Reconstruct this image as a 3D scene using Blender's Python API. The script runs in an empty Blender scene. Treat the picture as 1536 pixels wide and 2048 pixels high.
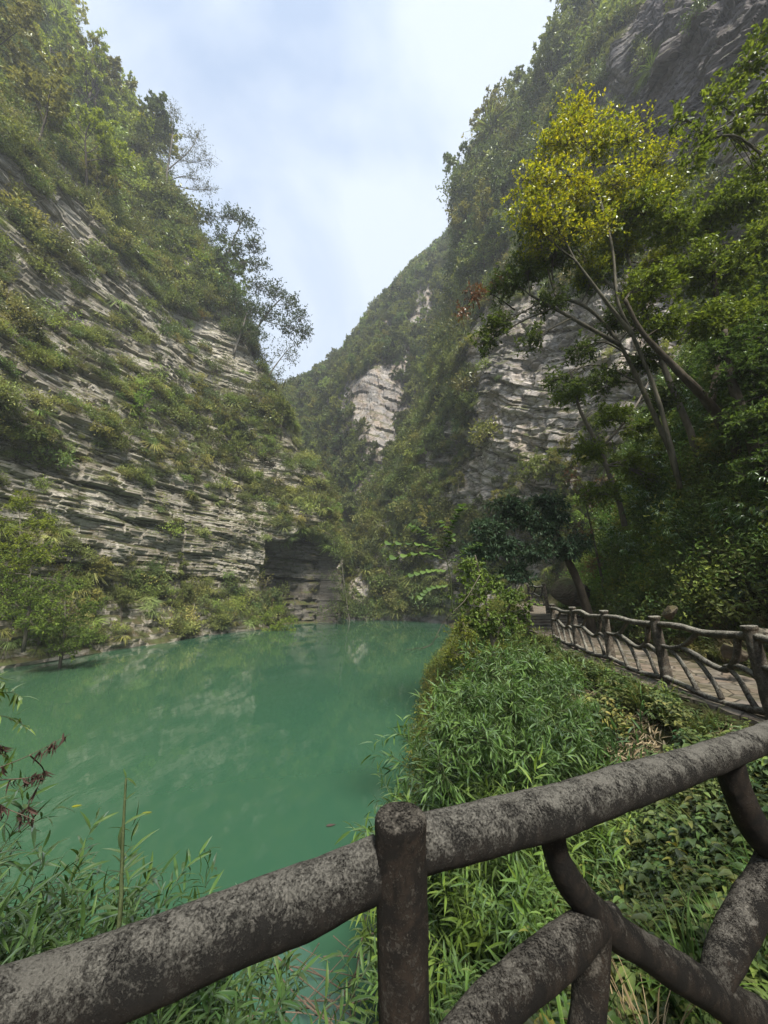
import bpy, math, numpy as np
from mathutils import Vector, Matrix
R = math.radians
scene = bpy.context.scene
col = scene.collection

# ------------------------------------------------------------------ camera
CAM = np.array([0.0, 0.0, 5.0]); F = 740.0; PITCH = R(12.0)
CP, SP = math.cos(PITCH), math.sin(PITCH)
cd = bpy.data.cameras.new('camera'); cam = bpy.data.objects.new('camera', cd); col.objects.link(cam)
cam.location = CAM; cam.rotation_euler = (R(90) + PITCH, 0, 0)
cd.sensor_fit = 'VERTICAL'; cd.sensor_height = 36.0; cd.lens = 36.0 * F / 2048.0
cd.clip_start = 0.05; cd.clip_end = 2000
scene.camera = cam

# ------------------------------------------------------------------ sky, sun, exposure
SUN_EL, SUN_AZ = R(56), R(163)          # azimuth clockwise from +Y: behind the camera, to the right
w = bpy.data.worlds.new('World'); scene.world = w; w.use_nodes = True
nt = w.node_tree; nt.nodes.clear()
N = nt.nodes.new; L = nt.links.new
out = N('ShaderNodeOutputWorld'); bg = N('ShaderNodeBackground'); bg.inputs[1].default_value = 0.10
sky = N('ShaderNodeTexSky'); sky.sky_type = 'NISHITA'; sky.sun_disc = False
sky.sun_elevation = SUN_EL; sky.sun_rotation = SUN_AZ; sky.air_density = 1.0; sky.dust_density = 1.5; sky.ozone_density = 1.5
tc = N('ShaderNodeTexCoord')
mp = N('ShaderNodeMapping'); mp.inputs['Scale'].default_value = (1.0, 1.0, 0.75); mp.inputs['Rotation'].default_value = (0.2, 0.35, 0.5)
n1 = N('ShaderNodeTexNoise'); n1.inputs['Scale'].default_value = 2.1; n1.inputs['Detail'].default_value = 5; n1.inputs['Roughness'].default_value = 0.5; n1.inputs['Distortion'].default_value = 0.6
rp = N('ShaderNodeValToRGB'); rp.color_ramp.elements[0].position = 0.36; rp.color_ramp.elements[1].position = 0.60
rp.color_ramp.elements[0].color = (0.45,)*3 + (1,); rp.color_ramp.elements[1].color = (1, 1, 1, 1)
skg = N('ShaderNodeMix'); skg.data_type = 'RGBA'; skg.blend_type = 'MULTIPLY'; skg.inputs[0].default_value = 1.0
skg.inputs[7].default_value = (1.0, 1.2, 1.27, 1)
mx = N('ShaderNodeMix'); mx.data_type = 'RGBA'
mx.inputs[7].default_value = (3.65, 4.1, 4.75, 1)      # thin bright cloud
L(tc.outputs['Generated'], mp.inputs[0]); L(mp.outputs[0], n1.inputs['Vector']); L(n1.outputs[0], rp.inputs[0])
L(sky.outputs[0], skg.inputs[6]); L(skg.outputs[2], mx.inputs[6]); L(rp.outputs[0], mx.inputs[0])
L(mx.outputs[2], bg.inputs[0]); L(bg.outputs[0], out.inputs[0])
sl = bpy.data.lights.new('sun', 'SUN'); sl.energy = 4.2; sl.angle = R(13); sl.color = (1.0, 0.94, 0.84)
so = bpy.data.objects.new('sun', sl); col.objects.link(so); so.location = (20, -40, 150)
sd = Vector((math.sin(SUN_AZ) * math.cos(SUN_EL), math.cos(SUN_AZ) * math.cos(SUN_EL), math.sin(SUN_EL)))
so.rotation_euler = sd.to_track_quat('Z', 'Y').to_euler()
scene.view_settings.view_transform = 'Standard'; scene.view_settings.look = 'None'
scene.view_settings.exposure = 1.2; scene.view_settings.gamma = 1.0
try:
    scene.cycles.max_bounces = 6; scene.cycles.diffuse_bounces = 3; scene.cycles.glossy_bounces = 2
    scene.cycles.transmission_bounces = 4; scene.cycles.volume_bounces = 0
    scene.cycles.use_denoising = True; scene.cycles.denoising_prefilter = 'ACCURATE'
    scene.cycles.sample_clamp_indirect = 4
except Exception: pass

# ------------------------------------------------------------------ pixel -> world helpers
def ray(px, py):
    X = (px - 768.0) / F; v = (1024.0 - py) / F
    return np.array([X, CP - v * SP, v * CP + SP])
def at(px, py, y):                      # world point seen at the pixel, at ground distance y
    d = ray(px, py); return CAM + d * (y / d[1])
def atd(px, py, depth): return CAM + ray(px, py) * depth
def atz(px, py, z):
    d = ray(px, py); return CAM + d * ((z - CAM[2]) / d[2])
def at_plane(px, py, A, B):             # hit with the vertical plane through plan points A, B
    d = ray(px, py); n = np.array([-(B[1] - A[1]), B[0] - A[0]])
    s = ((A[0] - CAM[0]) * n[0] + (A[1] - CAM[1]) * n[1]) / (d[0] * n[0] + d[1] * n[1])
    return CAM + d * s, s
def to_px(P):
    P = np.asarray(P, float) - CAM
    dep = P[..., 1] * CP + P[..., 2] * SP
    up = P[..., 2] * CP - P[..., 1] * SP
    dd = np.where(dep > 0.05, dep, 0.05)
    return 768 + F * P[..., 0] / dd, 1024 - F * up / dd, dep

# ------------------------------------------------------------------ noise (numpy)
def _h(ix, iy, iz, seed):
    n = (ix.astype(np.int64) * 374761393 + iy.astype(np.int64) * 668265263 + iz.astype(np.int64) * 2147483647 + seed * 974634777) & 0xFFFFFFFF
    n = ((n ^ (n >> 13)) * 1274126177) & 0xFFFFFFFF
    n = ((n ^ (n >> 16)) * 2246822519) & 0xFFFFFFFF
    return ((n ^ (n >> 15)) & 0xFFFFFF) / float(0xFFFFFF)
def vnoise(x, y, z, seed=0):
    x0, y0, z0 = np.floor(x), np.floor(y), np.floor(z)
    fx, fy, fz = x - x0, y - y0, z - z0
    fx, fy, fz = (f * f * (3 - 2 * f) for f in (fx, fy, fz))
    r = 0
    for i in (0, 1):
        for j in (0, 1):
            for k in (0, 1):
                r = r + _h(x0 + i, y0 + j, z0 + k, seed) * (fx if i else 1 - fx) * (fy if j else 1 - fy) * (fz if k else 1 - fz)
    return r * 2 - 1
def fbm(x, y, z, oct=4, seed=0, rough=0.5):
    a, s, t = 1.0, 0.0, 0.0
    for o in range(oct):
        s = s + a * vnoise(x * 2 ** o, y * 2 ** o, z * 2 ** o, seed + o * 17); t += a; a *= rough
    return s / t
def inpoly(px, py, poly):
    px = np.asarray(px, float); py = np.asarray(py, float)
    r = np.zeros(px.shape, bool); n = len(poly)
    for i in range(n):
        x1, y1 = poly[i]; x2, y2 = poly[(i + 1) % n]
        if y1 == y2: continue
        c = ((y1 > py) != (y2 > py)) & (px < (x2 - x1) * (py - y1) / (y2 - y1) + x1)
        r ^= c
    return r
def poly_dist(x, y, pts):               # unsigned distance to an open polyline
    pts = np.asarray(pts, float); best = np.full(np.shape(x), 1e9)
    for a, b in zip(pts[:-1], pts[1:]):
        e = b - a; t = np.clip(((x - a[0]) * e[0] + (y - a[1]) * e[1]) / (e @ e), 0, 1)
        best = np.minimum(best, np.hypot(x - a[0] - t * e[0], y - a[1] - t * e[1]))
    return best
def smooth(t): t = np.clip(t, 0, 1); return t * t * (3 - 2 * t)

# ------------------------------------------------------------------ mesh building
class MB:
    """collects numpy vertex / face arrays and links them as ONE mesh object"""
    def __init__(s, off=None): s.v = []; s.f = []; s.n = 0; s.off = off
    def add(s, v, f, m=0):
        v = np.asarray(v, float).reshape(-1, 3)
        for ff in (f if isinstance(f, list) else [f]):
            ff = np.asarray(ff, int)
            if len(ff): s.f.append((ff + s.n, m))
        s.v.append(v); s.n += len(v)
    def mesh(s, name, mats, smoothed=True):
        v = np.concatenate(s.v)
        if s.off is not None: v = v - np.asarray(s.off, float)[None]
        me = bpy.data.meshes.new(name)
        me.vertices.add(len(v)); me.vertices.foreach_set('co', v.astype(np.float32).ravel())
        idx = np.concatenate([f.ravel() for f, m in s.f]); sz = np.concatenate([np.full(len(f), f.shape[1]) for f, m in s.f])
        mi = np.concatenate([np.full(len(f), m) for f, m in s.f])
        me.loops.add(len(idx)); me.loops.foreach_set('vertex_index', idx.astype(np.int32))
        me.polygons.add(len(sz)); me.polygons.foreach_set('loop_start', np.concatenate([[0], np.cumsum(sz)[:-1]]).astype(np.int32))
        me.polygons.foreach_set('loop_total', sz.astype(np.int32))
        me.polygons.foreach_set('material_index', mi.astype(np.int32))
        me.polygons.foreach_set('use_smooth', np.full(len(sz), smoothed))
        for m in (mats if isinstance(mats, (list, tuple)) else [mats]): me.materials.append(m)
        me.update(calc_edges=True); me.validate()
        return me
    def build(s, name, mats, parent=None, smoothed=True):
        o = bpy.data.objects.new(name, s.mesh(name, mats, smoothed)); col.objects.link(o)
        if parent is not None: o.parent = parent
        return o
def tag(o, label=None, cat=None, group=None, kind=None):
    if label: o['label'] = label
    if cat: o['category'] = cat
    if group: o['group'] = group
    if kind: o['kind'] = kind
    return o
def empty(name, loc, label, cat, group=None, rz=0.0):
    o = bpy.data.objects.new(name, None); col.objects.link(o); o.location = loc; o.rotation_euler = (0, 0, rz); o.empty_display_size = 0.3
    return tag(o, label, cat, group)
def copy_thing(src, loc, rot, scl, label=None, group=None, color=None):
    r = src.copy(); col.objects.link(r); r.location = loc; r.rotation_euler = rot; r.scale = scl
    if label: r['label'] = label
    if group: r['group'] = group
    if color is not None: r.color = color
    for ch in src.children:
        c = ch.copy(); col.objects.link(c); c.parent = r
        if color is not None: c.color = color
        for g in ch.children:
            d = g.copy(); col.objects.link(d); d.parent = c
            if color is not None: d.color = color
    return r
def grid_faces(nu, nv):
    i = np.arange(nu - 1)[:, None] * nv + np.arange(nv - 1)[None, :]
    return np.stack([i, i + nv, i + nv + 1, i + 1], -1).reshape(-1, 4)
def catmull(P, n):                      # P (k,...) -> n samples along axis 0, given as parameter array
    P = np.asarray(P, float); k = len(P)
    t = np.linspace(0, k - 1, n) if np.isscalar(n) else np.asarray(n)
    i = np.clip(t.astype(int), 0, k - 2); f = (t - i).reshape((-1,) + (1,) * (P.ndim - 1))
    g = lambda j: P[np.clip(j, 0, k - 1)]
    p0, p1, p2, p3 = g(i - 1), g(i), g(i + 1), g(i + 2)
    p0 = np.where((i == 0).reshape(f.shape), 2 * p1 - p2, p0); p3 = np.where((i == k - 2).reshape(f.shape), 2 * p2 - p1, p3)
    return 0.5 * (2 * p1 + (p2 - p0) * f + (2 * p0 - 5 * p1 + 4 * p2 - p3) * f ** 2 + (-p0 + 3 * p1 - 3 * p2 + p3) * f ** 3)
def tube(mb, pts, rad, k=8, m=0, cap=True, rough=0.0, seed=0, freq=6.0):
    pts = np.asarray(pts, float); n = len(pts); rad = np.broadcast_to(np.asarray(rad, float), (n,))
    T = np.gradient(pts, axis=0); T /= np.linalg.norm(T, axis=1)[:, None] + 1e-9
    ref = np.array([0, 0, 1.0]) if abs(T[:, 2]).mean() < 0.8 else np.array([1.0, 0, 0])
    A = np.cross(T, ref); A /= np.linalg.norm(A, axis=1)[:, None] + 1e-9
    B = np.cross(T, A)
    a = np.linspace(0, 2 * np.pi, k, endpoint=False)
    D = A[:, None] * np.cos(a)[None, :, None] + B[:, None] * np.sin(a)[None, :, None]
    V = pts[:, None] + D * rad[:, None, None]
    if rough:
        q = V * freq
        V = V + D * (rough * rad[:, None] * (fbm(q[..., 0], q[..., 1], q[..., 2], 4, seed)))[..., None]
    i = np.arange(n - 1)[:, None] * k + np.arange(k)[None]; j = np.arange(n - 1)[:, None] * k + (np.arange(k) + 1)[None] % k
    f = np.stack([i, i + k, j + k, j], -1).reshape(-1, 4)
    V = V.reshape(-1, 3); fs = [f]
    if cap:
        V = np.concatenate([V, pts[:1], pts[-1:]]); c0, c1 = n * k, n * k + 1; r = np.arange(k); r2 = (r + 1) % k
        fs.append(np.stack([r, r2, np.full(k, c0)], -1)); fs.append(np.stack([r2 + (n - 1) * k, r + (n - 1) * k, np.full(k, c1)], -1))
    mb.add(V, fs, m)

# ------------------------------------------------------------------ materials
def new_mat(name):
    m = bpy.data.materials.new(name); m.use_nodes = True; m.node_tree.nodes.clear(); return m
class NT:
    def __init__(s, m): s.t = m.node_tree
    def n(s, typ, **kw):
        nd = s.t.nodes.new('ShaderNode' + typ)
        for k, v in kw.items():
            if k.startswith('i_'):
                key = k[2:]; key = int(key) if key.isdigit() else key.replace('_', ' ')
                nd.inputs[key].default_value = v
            else: setattr(nd, k, v)
        return nd
    def l(s, a, b): s.t.links.new(a, b)
    def coord(s, scale=(1, 1, 1), rot=(0, 0, 0), world=False):
        src = s.n('NewGeometry').outputs['Position'] if world else s.n('TexCoord').outputs['Object']
        mp = s.n('Mapping'); mp.inputs['Scale'].default_value = scale; mp.inputs['Rotation'].default_value = rot
        s.l(src, mp.inputs[0]); return mp.outputs[0]
    def noise(s, vec, scale, detail=4, rough=0.5, dist=0.0):
        n = s.n('TexNoise'); n.inputs['Scale'].default_value = scale; n.inputs['Detail'].default_value = detail
        n.inputs['Roughness'].default_value = rough; n.inputs['Distortion'].default_value = dist
        s.l(vec, n.inputs['Vector']); return n.outputs[0]
    def ramp(s, fac, stops, interp='LINEAR'):
        r = s.n('ValToRGB'); cr = r.color_ramp; cr.interpolation = interp
        while len(cr.elements) < len(stops): cr.elements.new(0.5)
        for e, (p, c) in zip(cr.elements, stops):
            e.position = p; e.color = (c, c, c, 1) if np.isscalar(c) else tuple(c) + (1,)
        s.l(fac, r.inputs[0]); return r.outputs[0]
    def mix(s, fac, a, b, mode='MIX'):
        m = s.n('Mix', data_type='RGBA', blend_type=mode)
        for si, val in ((0, fac), (6, a), (7, b)):
            sock = m.inputs[si]
            if isinstance(val, bpy.types.NodeSocket): s.l(val, sock)
            elif np.isscalar(val): sock.default_value = val if si == 0 else (val, val, val, 1)
            else: sock.default_value = tuple(val) + (1,) if len(val) == 3 else val
        return m.outputs[2]
    def math(s, op, a, b=0.0, c=0.0, clamp=False):
        m = s.n('Math', operation=op, use_clamp=clamp)
        for k, val in enumerate((a, b, c)):
            if isinstance(val, bpy.types.NodeSocket): s.l(val, m.inputs[k])
            else: m.inputs[k].default_value = val
        return m.outputs[0]
    def normal_z(s):
        g = s.n('NewGeometry'); x = s.n('SeparateXYZ'); s.l(g.outputs['Normal'], x.inputs[0]); return x.outputs[2]
    def bump(s, h, strength=0.5, dist=0.1, prev=None):
        b = s.n('Bump'); b.inputs['Strength'].default_value = strength; b.inputs['Distance'].default_value = dist
        s.l(h, b.inputs['Height'])
        if prev is not None: s.l(prev, b.inputs['Normal'])
        return b.outputs[0]
    def finish(s, color, rough=0.85, normal=None, spec=0.3, **kw):
        p = s.n('BsdfPrincipled'); o = s.n('OutputMaterial')
        if isinstance(color, bpy.types.NodeSocket): s.l(color, p.inputs['Base Color'])
        else: p.inputs['Base Color'].default_value = tuple(color) + (1,)
        if isinstance(rough, bpy.types.NodeSocket): s.l(rough, p.inputs['Roughness'])
        else: p.inputs['Roughness'].default_value = rough
        p.inputs['Specular IOR Level'].default_value = spec
        for k, v in kw.items(): p.inputs[k.replace('_', ' ')].default_value = v
        if normal is not None: s.l(normal, p.inputs['Normal'])
        s.l(p.outputs[0], o.inputs[0]); return p

def rock_mat(name, pale, mid, dark, tilt=(0, 0, 0), strat=1.0, wet_shade=None, warm=(0.30, 0.22, 0.14), moss=(0.055, 0.06, 0.022), blotch=0.5, moss_amt=1.0):
    m = new_mat(name); t = NT(m)
    g = t.coord((1, 1, 1)); st = t.coord((0.22, 0.22, 2.4 * strat), tilt)
    big = t.noise(g, 0.06, 4, 0.6, 0.4); med = t.noise(g, 0.35, 6, 0.65, 0.3)
    lay = t.noise(st, 0.9, 8, 0.7, 0.35); fine = t.noise(st, 4.0, 6, 0.75, 0.2); grain = t.noise(g, 5.0, 6, 0.7)
    c = t.ramp(lay, [(0.30, dark), (0.44, mid), (0.58, pale), (0.75, mid)])
    c = t.mix(t.ramp(med, [(0.42, 0.0), (0.62, 0.55)]), c, warm)
    c = t.mix(t.ramp(big, [(0.44, 0.0), (0.62, blotch)]), c, dark)
    c = t.mix(0.75, c, t.ramp(fine, [(0.3, 0.35), (0.5, 0.95), (0.7, 1.25)]), 'MULTIPLY')
    c = t.mix(0.6, c, t.ramp(grain, [(0.25, 0.5), (0.55, 1.0), (0.8, 1.3)]), 'MULTIPLY')
    cr = t.n('TexVoronoi', feature='DISTANCE_TO_EDGE'); t.l(t.coord((0.35, 0.35, 1.1 * strat), tilt), cr.inputs['Vector']); cr.inputs['Scale'].default_value = 1.0
    c = t.mix(t.ramp(cr.outputs[0], [(0.0, 0.6), (0.05, 0.0)]), c, (0.035, 0.032, 0.028))
    if wet_shade:      # rock darkened for damp plus painted-in shade, inside a world-space box (x0, x1, y0, y1, z0, z1), edges broken up
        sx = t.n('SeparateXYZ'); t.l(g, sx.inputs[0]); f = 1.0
        for ax, lo, hi, e in wet_shade[:3]:
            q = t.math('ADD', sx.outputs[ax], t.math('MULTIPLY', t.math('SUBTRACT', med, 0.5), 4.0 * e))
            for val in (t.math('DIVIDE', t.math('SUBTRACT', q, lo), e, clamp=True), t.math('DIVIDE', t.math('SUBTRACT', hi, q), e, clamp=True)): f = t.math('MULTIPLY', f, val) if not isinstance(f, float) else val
        c = t.mix(t.math('MULTIPLY', f, wet_shade[3][0]), c, t.mix(1.0, c, wet_shade[3][1], 'MULTIPLY'))
    # moss and dry grass on anything that is not steep, broken up by noise
    up = t.math('ADD', t.normal_z(), t.math('MULTIPLY', t.math('SUBTRACT', grain, 0.5), 0.8))
    up = t.math('ADD', up, t.math('MULTIPLY', t.math('SUBTRACT', med, 0.5), 1.2))
    mc = t.ramp(t.noise(g, 1.3, 4, 0.6), [(0.35, (0.085, 0.068, 0.035)), (0.5, moss), (0.65, (0.075, 0.09, 0.03))])
    c = t.mix(t.ramp(up, [(0.30, 0.0), (0.62, moss_amt)]), c, mc)
    h = t.math('ADD', t.math('MULTIPLY', fine, 0.7), t.math('MULTIPLY', grain, 0.5))
    b = t.bump(lay, 0.45, 0.4); b = t.bump(h, 0.8, 0.16, b)
    t.finish(c, 0.85, b, 0.25); return m
def leaf_mat(name, cols, trans=0.30, gloss=0.35, var=0.25, tint='object', clump=0.6, rough=0.45):
    """cols: ramp of leaf colours picked per leaf; tint: object colour or per-instance attribute multiplies it"""
    m = new_mat(name); t = NT(m)
    g = t.n('NewGeometry'); rnd = g.outputs['Random Per Island']
    n = t.noise(t.coord((1, 1, 1), world=True), clump, 3, 0.6)
    f = t.math('ADD', t.math('MULTIPLY', rnd, 0.55), t.math('MULTIPLY', t.math('SUBTRACT', n, 0.22), 0.8), clamp=True)
    k = len(cols); c = t.ramp(f, [((i + 0.3) / (k - 0.4), cc) for i, cc in enumerate(cols)])
    if tint == 'object':
        oi = t.n('ObjectInfo'); c = t.mix(1.0, c, oi.outputs['Color'], 'MULTIPLY')
    elif tint == 'inst':
        a = t.n('Attribute', attribute_type='INSTANCER', attribute_name='tint'); c = t.mix(1.0, c, a.outputs['Color'], 'MULTIPLY')
    d = t.n('BsdfDiffuse'); tr = t.n('BsdfTranslucent'); gl = t.n('BsdfGlossy'); gl.inputs['Roughness'].default_value = rough
    gl.inputs['Color'].default_value = (0.7, 0.75, 0.7, 1)
    t.l(c, d.inputs[0]); tc_ = t.mix(1.0, c, (1.3, 1.3, 0.7), 'MULTIPLY'); t.l(tc_, tr.inputs[0])
    m1 = t.n('MixShader'); m1.inputs[0].default_value = trans; t.l(d.outputs[0], m1.inputs[1]); t.l(tr.outputs[0], m1.inputs[2])
    m2 = t.n('MixShader'); fr = t.n('Fresnel'); fr.inputs[0].default_value = 1.4
    t.l(t.math('MULTIPLY', fr.outputs[0], gloss), m2.inputs[0]); t.l(m1.outputs[0], m2.inputs[1]); t.l(gl.outputs[0], m2.inputs[2])
    o = t.n('OutputMaterial'); t.l(m2.outputs[0], o.inputs[0]); return m
def bark_mat(name, a, b, scale=8.0):
    m = new_mat(name); t = NT(m); c = t.coord((1, 1, 0.35)); n = t.noise(c, scale, 5, 0.7)
    t.finish(t.ramp(n, [(0.3, a), (0.7, b)]), 0.9, t.bump(n, 0.7, 0.03), 0.2); return m

M = {}
M['rock_left'] = rock_mat('rock_left', (0.54, 0.50, 0.425), (0.43, 0.395, 0.33), (0.20, 0.185, 0.155), (0.02, 0.03, 0), 1.3, ((0, -60, 60, 1), (1, 53.0, 72, .4), (2, -3, 13.2, .8), (0.9, (0.30, 0.30, 0.31))), (0.28, 0.22, 0.15))  # recess box tinted darker: damp slate with its shade painted in
M['rock_right'] = rock_mat('rock_right', (0.60, 0.545, 0.50), (0.44, 0.40, 0.37), (0.13, 0.125, 0.125), (0.25, 0.55, 0), 0.6, ((0, 19, 90, 3), (1, -90, 41, 4), (2, 46, 300, 5), (0.95, (0.26, 0.25, 0.28))), (0.36, 0.27, 0.19), blotch=0.75)  # overhang box tinted darker: damp rock, shade also put into the colour
M['rock_far'] = rock_mat('rock_far', (0.50, 0.46, 0.42), (0.34, 0.32, 0.30), (0.13, 0.13, 0.14), (0.1, 0.3, 0), 0.3, None, (0.42, 0.28, 0.16))
M['bark_pale'] = bark_mat('bark_pale', (0.03, 0.03, 0.02), (0.16, 0.145, 0.11), 5)
M['bark_dark'] = bark_mat('bark_dark', (0.03, 0.025, 0.018), (0.09, 0.075, 0.055))
M['bark_grey'] = bark_mat('bark_grey', (0.10, 0.09, 0.075), (0.22, 0.20, 0.17))

def soil():
    m = new_mat('soil'); t = NT(m); g = t.coord()
    a = t.noise(g, 1.2, 5, 0.6); b = t.noise(g, 14, 5, 0.7); c3 = t.noise(g, 45, 3, 0.6)
    c = t.ramp(a, [(0.35, (0.045, 0.035, 0.02)), (0.5, (0.05, 0.055, 0.02)), (0.65, (0.09, 0.07, 0.045))])
    c = t.mix(0.8, c, t.ramp(b, [(0.3, 0.4), (0.7, 1.5)]), 'MULTIPLY')
    b1 = t.bump(b, 1.0, 0.08); t.finish(c, 0.95, t.bump(c3, 0.8, 0.02, b1), 0.1); return m
M['soil'] = soil()
def water():
    m = new_mat('water'); t = NT(m); g = t.coord()
    big = t.noise(t.coord((0.05, 0.03, 1)), 1.0, 3, 0.5)
    c = t.ramp(big, [(0.35, (0.026, 0.076, 0.045)), (0.65, (0.040, 0.092, 0.048))])
    r1 = t.noise(t.coord((1.0, 0.35, 1)), 1.6, 3, 0.5, 0.5); r2 = t.noise(t.coord((1, 0.6, 1)), 7.0, 2, 0.5)
    b = t.bump(r1, 0.035, 0.12); b = t.bump(r2, 0.03, 0.03, b)
    p = t.finish(c, 0.03, b, 0.9); p.inputs['IOR'].default_value = 1.33; return m
M['water'] = water()
def rail_mat(name, base, brown, lichen, amt):
    m = new_mat(name); t = NT(m); g = t.coord()
    a = t.noise(g, 9, 6, 0.7, 0.6); b = t.noise(g, 170, 8, 0.8, 0.3); d = t.noise(g, 48, 9, 0.85, 0.5); s = t.noise(t.coord((1, 1, 0.2)), 30, 4, 0.7)
    c = t.mix(t.ramp(a, [(0.45, 0.0), (0.6, 1.0)]), base, brown)
    c = t.mix(0.7, c, t.ramp(s, [(0.3, 0.45), (0.7, 1.5)]), 'MULTIPLY')
    # lichen crust: grows mostly on the weathered upper side
    up = t.math('MULTIPLY', t.normal_z(), 0.21)
    f = t.math('ADD', t.math('ADD', d, t.math('MULTIPLY', t.math('SUBTRACT', b, 0.5), 1.1)), t.math('ADD', up, t.math('MULTIPLY', t.math('SUBTRACT', a, 0.5), 0.75)))
    fac = t.ramp(f, [(0.56 - amt, 0.0), (0.62 - amt, 0.75), (0.74 - amt, 1.0)])
    lc = t.ramp(b, [(0.3, tuple(x * 0.55 for x in lichen)), (0.55, lichen), (0.75, tuple(min(1, x * 1.5) for x in lichen))])
    c = t.mix(fac, c, lc)
    hh = t.math('ADD', t.math('MULTIPLY', fac, 0.5), b)
    bb = t.bump(d, 0.6, 0.02); t.finish(c, t.ramp(fac, [(0, 0.7), (1, 0.95)]), t.bump(hh, 1.0, 0.008, bb), 0.18); return m
M['rail_lichen'] = rail_mat('rail_lichen', (0.017, 0.016, 0.0145), (0.036, 0.030, 0.025), (0.165, 0.158, 0.138), 0.04)
M['rail_dark'] = rail_mat('rail_dark', (0.010, 0.009, 0.008), (0.032, 0.024, 0.018), (0.16, 0.15, 0.13), -0.055)
M['post_brown'] = rail_mat('post_brown', (0.014, 0.012, 0.010), (0.050, 0.036, 0.026), (0.17, 0.155, 0.13), 0.0)
M['rail_far'] = rail_mat('rail_far', (0.06, 0.052, 0.042), (0.13, 0.095, 0.065), (0.27, 0.26, 0.22), 0.03)
def paving():
    m = new_mat('paving'); t = NT(m); g = t.coord((1, 1, 0.2))
    v = t.n('TexVoronoi', feature='DISTANCE_TO_EDGE'); v.inputs['Scale'].default_value = 3.2; v.inputs['Randomness'].default_value = 0.9; t.l(g, v.inputs['Vector'])
    vc = t.n('TexVoronoi'); vc.inputs['Scale'].default_value = 3.2; vc.inputs['Randomness'].default_value = 0.9; t.l(g, vc.inputs['Vector'])
    n = t.noise(g, 12, 6, 0.7); sep = t.n('SeparateColor'); t.l(vc.outputs['Color'], sep.inputs[0])
    c = t.ramp(sep.outputs[0], [(0.0, (0.17, 0.13, 0.10)), (0.35, (0.23, 0.19, 0.145)), (0.65, (0.16, 0.14, 0.12)), (1.0, (0.26, 0.22, 0.17))])
    c = t.mix(0.8, c, t.ramp(n, [(0.3, 0.5), (0.7, 1.25)]), 'MULTIPLY')
    c = t.mix(t.ramp(v.outputs[0], [(0.0, 1.0), (0.05, 0.0)]), c, (0.045, 0.038, 0.028))
    c = t.mix(t.ramp(t.noise(g, 1.7, 5, 0.7), [(0.42, 0.0), (0.62, 0.8)]), c, (0.06, 0.055, 0.03))
    h = t.ramp(v.outputs[0], [(0.0, 0.0), (0.07, 1.0)])
    t.finish(c, 0.85, t.bump(n, 0.5, 0.02, t.bump(h, 0.8, 0.03)), 0.3); return m
M['paving'] = paving()
M['stone'] = rock_mat('stone', (0.42, 0.38, 0.32), (0.27, 0.24, 0.20), (0.10, 0.09, 0.08), (0, 0, 0), 1.0, None, (0.3, 0.2, 0.12), moss_amt=0.35)
M['stone_dark'] = rock_mat('stone_dark', (0.14, 0.12, 0.09), (0.10, 0.085, 0.06), (0.05, 0.045, 0.035), (0, 0, 0), 1.0, None, (0.12, 0.08, 0.05), moss_amt=0.9)
# ------------------------------------------------------------------ large structure: cliffs, bank, water
def loft(cols, useg, vres):
    """cols: C columns x R rows of 3D points; useg: cells per column interval; vres: cells per row interval"""
    P = np.asarray(cols, float)
    ut = np.concatenate([np.linspace(i, i + 1, n, endpoint=False) for i, n in enumerate(useg)] + [[len(useg)]])
    vt = np.concatenate([np.linspace(i, i + 1, n, endpoint=False) for i, n in enumerate(vres)] + [[len(vres)]])
    G = catmull(P, ut); G = catmull(G.transpose(1, 0, 2), vt).transpose(1, 0, 2)
    return G
def normals(G, flip=1):
    a = np.gradient(G, axis=0); b = np.gradient(G, axis=1); n = np.cross(a, b); n /= np.linalg.norm(n, axis=2)[..., None] + 1e-9
    return n * flip
def blocks(h, lx, ly, t, cell, seed):
    """bedded, jointed rock: every bed of thickness t is cut in blocks that stand out by different amounts"""
    bed = np.floor(h / t); off = _h(bed, bed * 0, bed * 0, seed) * 37.0
    u = vnoise(lx / cell + off, ly / cell - off, bed * 7.3, seed + 3)          # wavy along the bed
    jt = np.floor((lx * 0.8 + ly * 0.6) / cell * 1.3 + off * 1.7)
    j = _h(bed, jt, jt * 0, seed + 5) * 2 - 1
    e = (h / t - bed); edge = np.where(e > 0.80, -(e - 0.80) / 0.20 * 0.5, 0)    # undercut at the top of every bed
    return u * 0.6 + j * 0.4 + edge

CLIFFS = {}
def cliff(name, cols, useg, vres, mat, flip, disp, label, cat='cliff'):
    G = loft(cols, useg, vres); n = normals(G, flip); G2 = disp(G, n)
    mb = MB(); mb.add(G2.reshape(-1, 3), grid_faces(*G2.shape[:2])); o = mb.build(name, mat, smoothed=False)
    tag(o, label, cat, kind='structure'); CLIFFS[name] = (G2, n); return o

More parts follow.
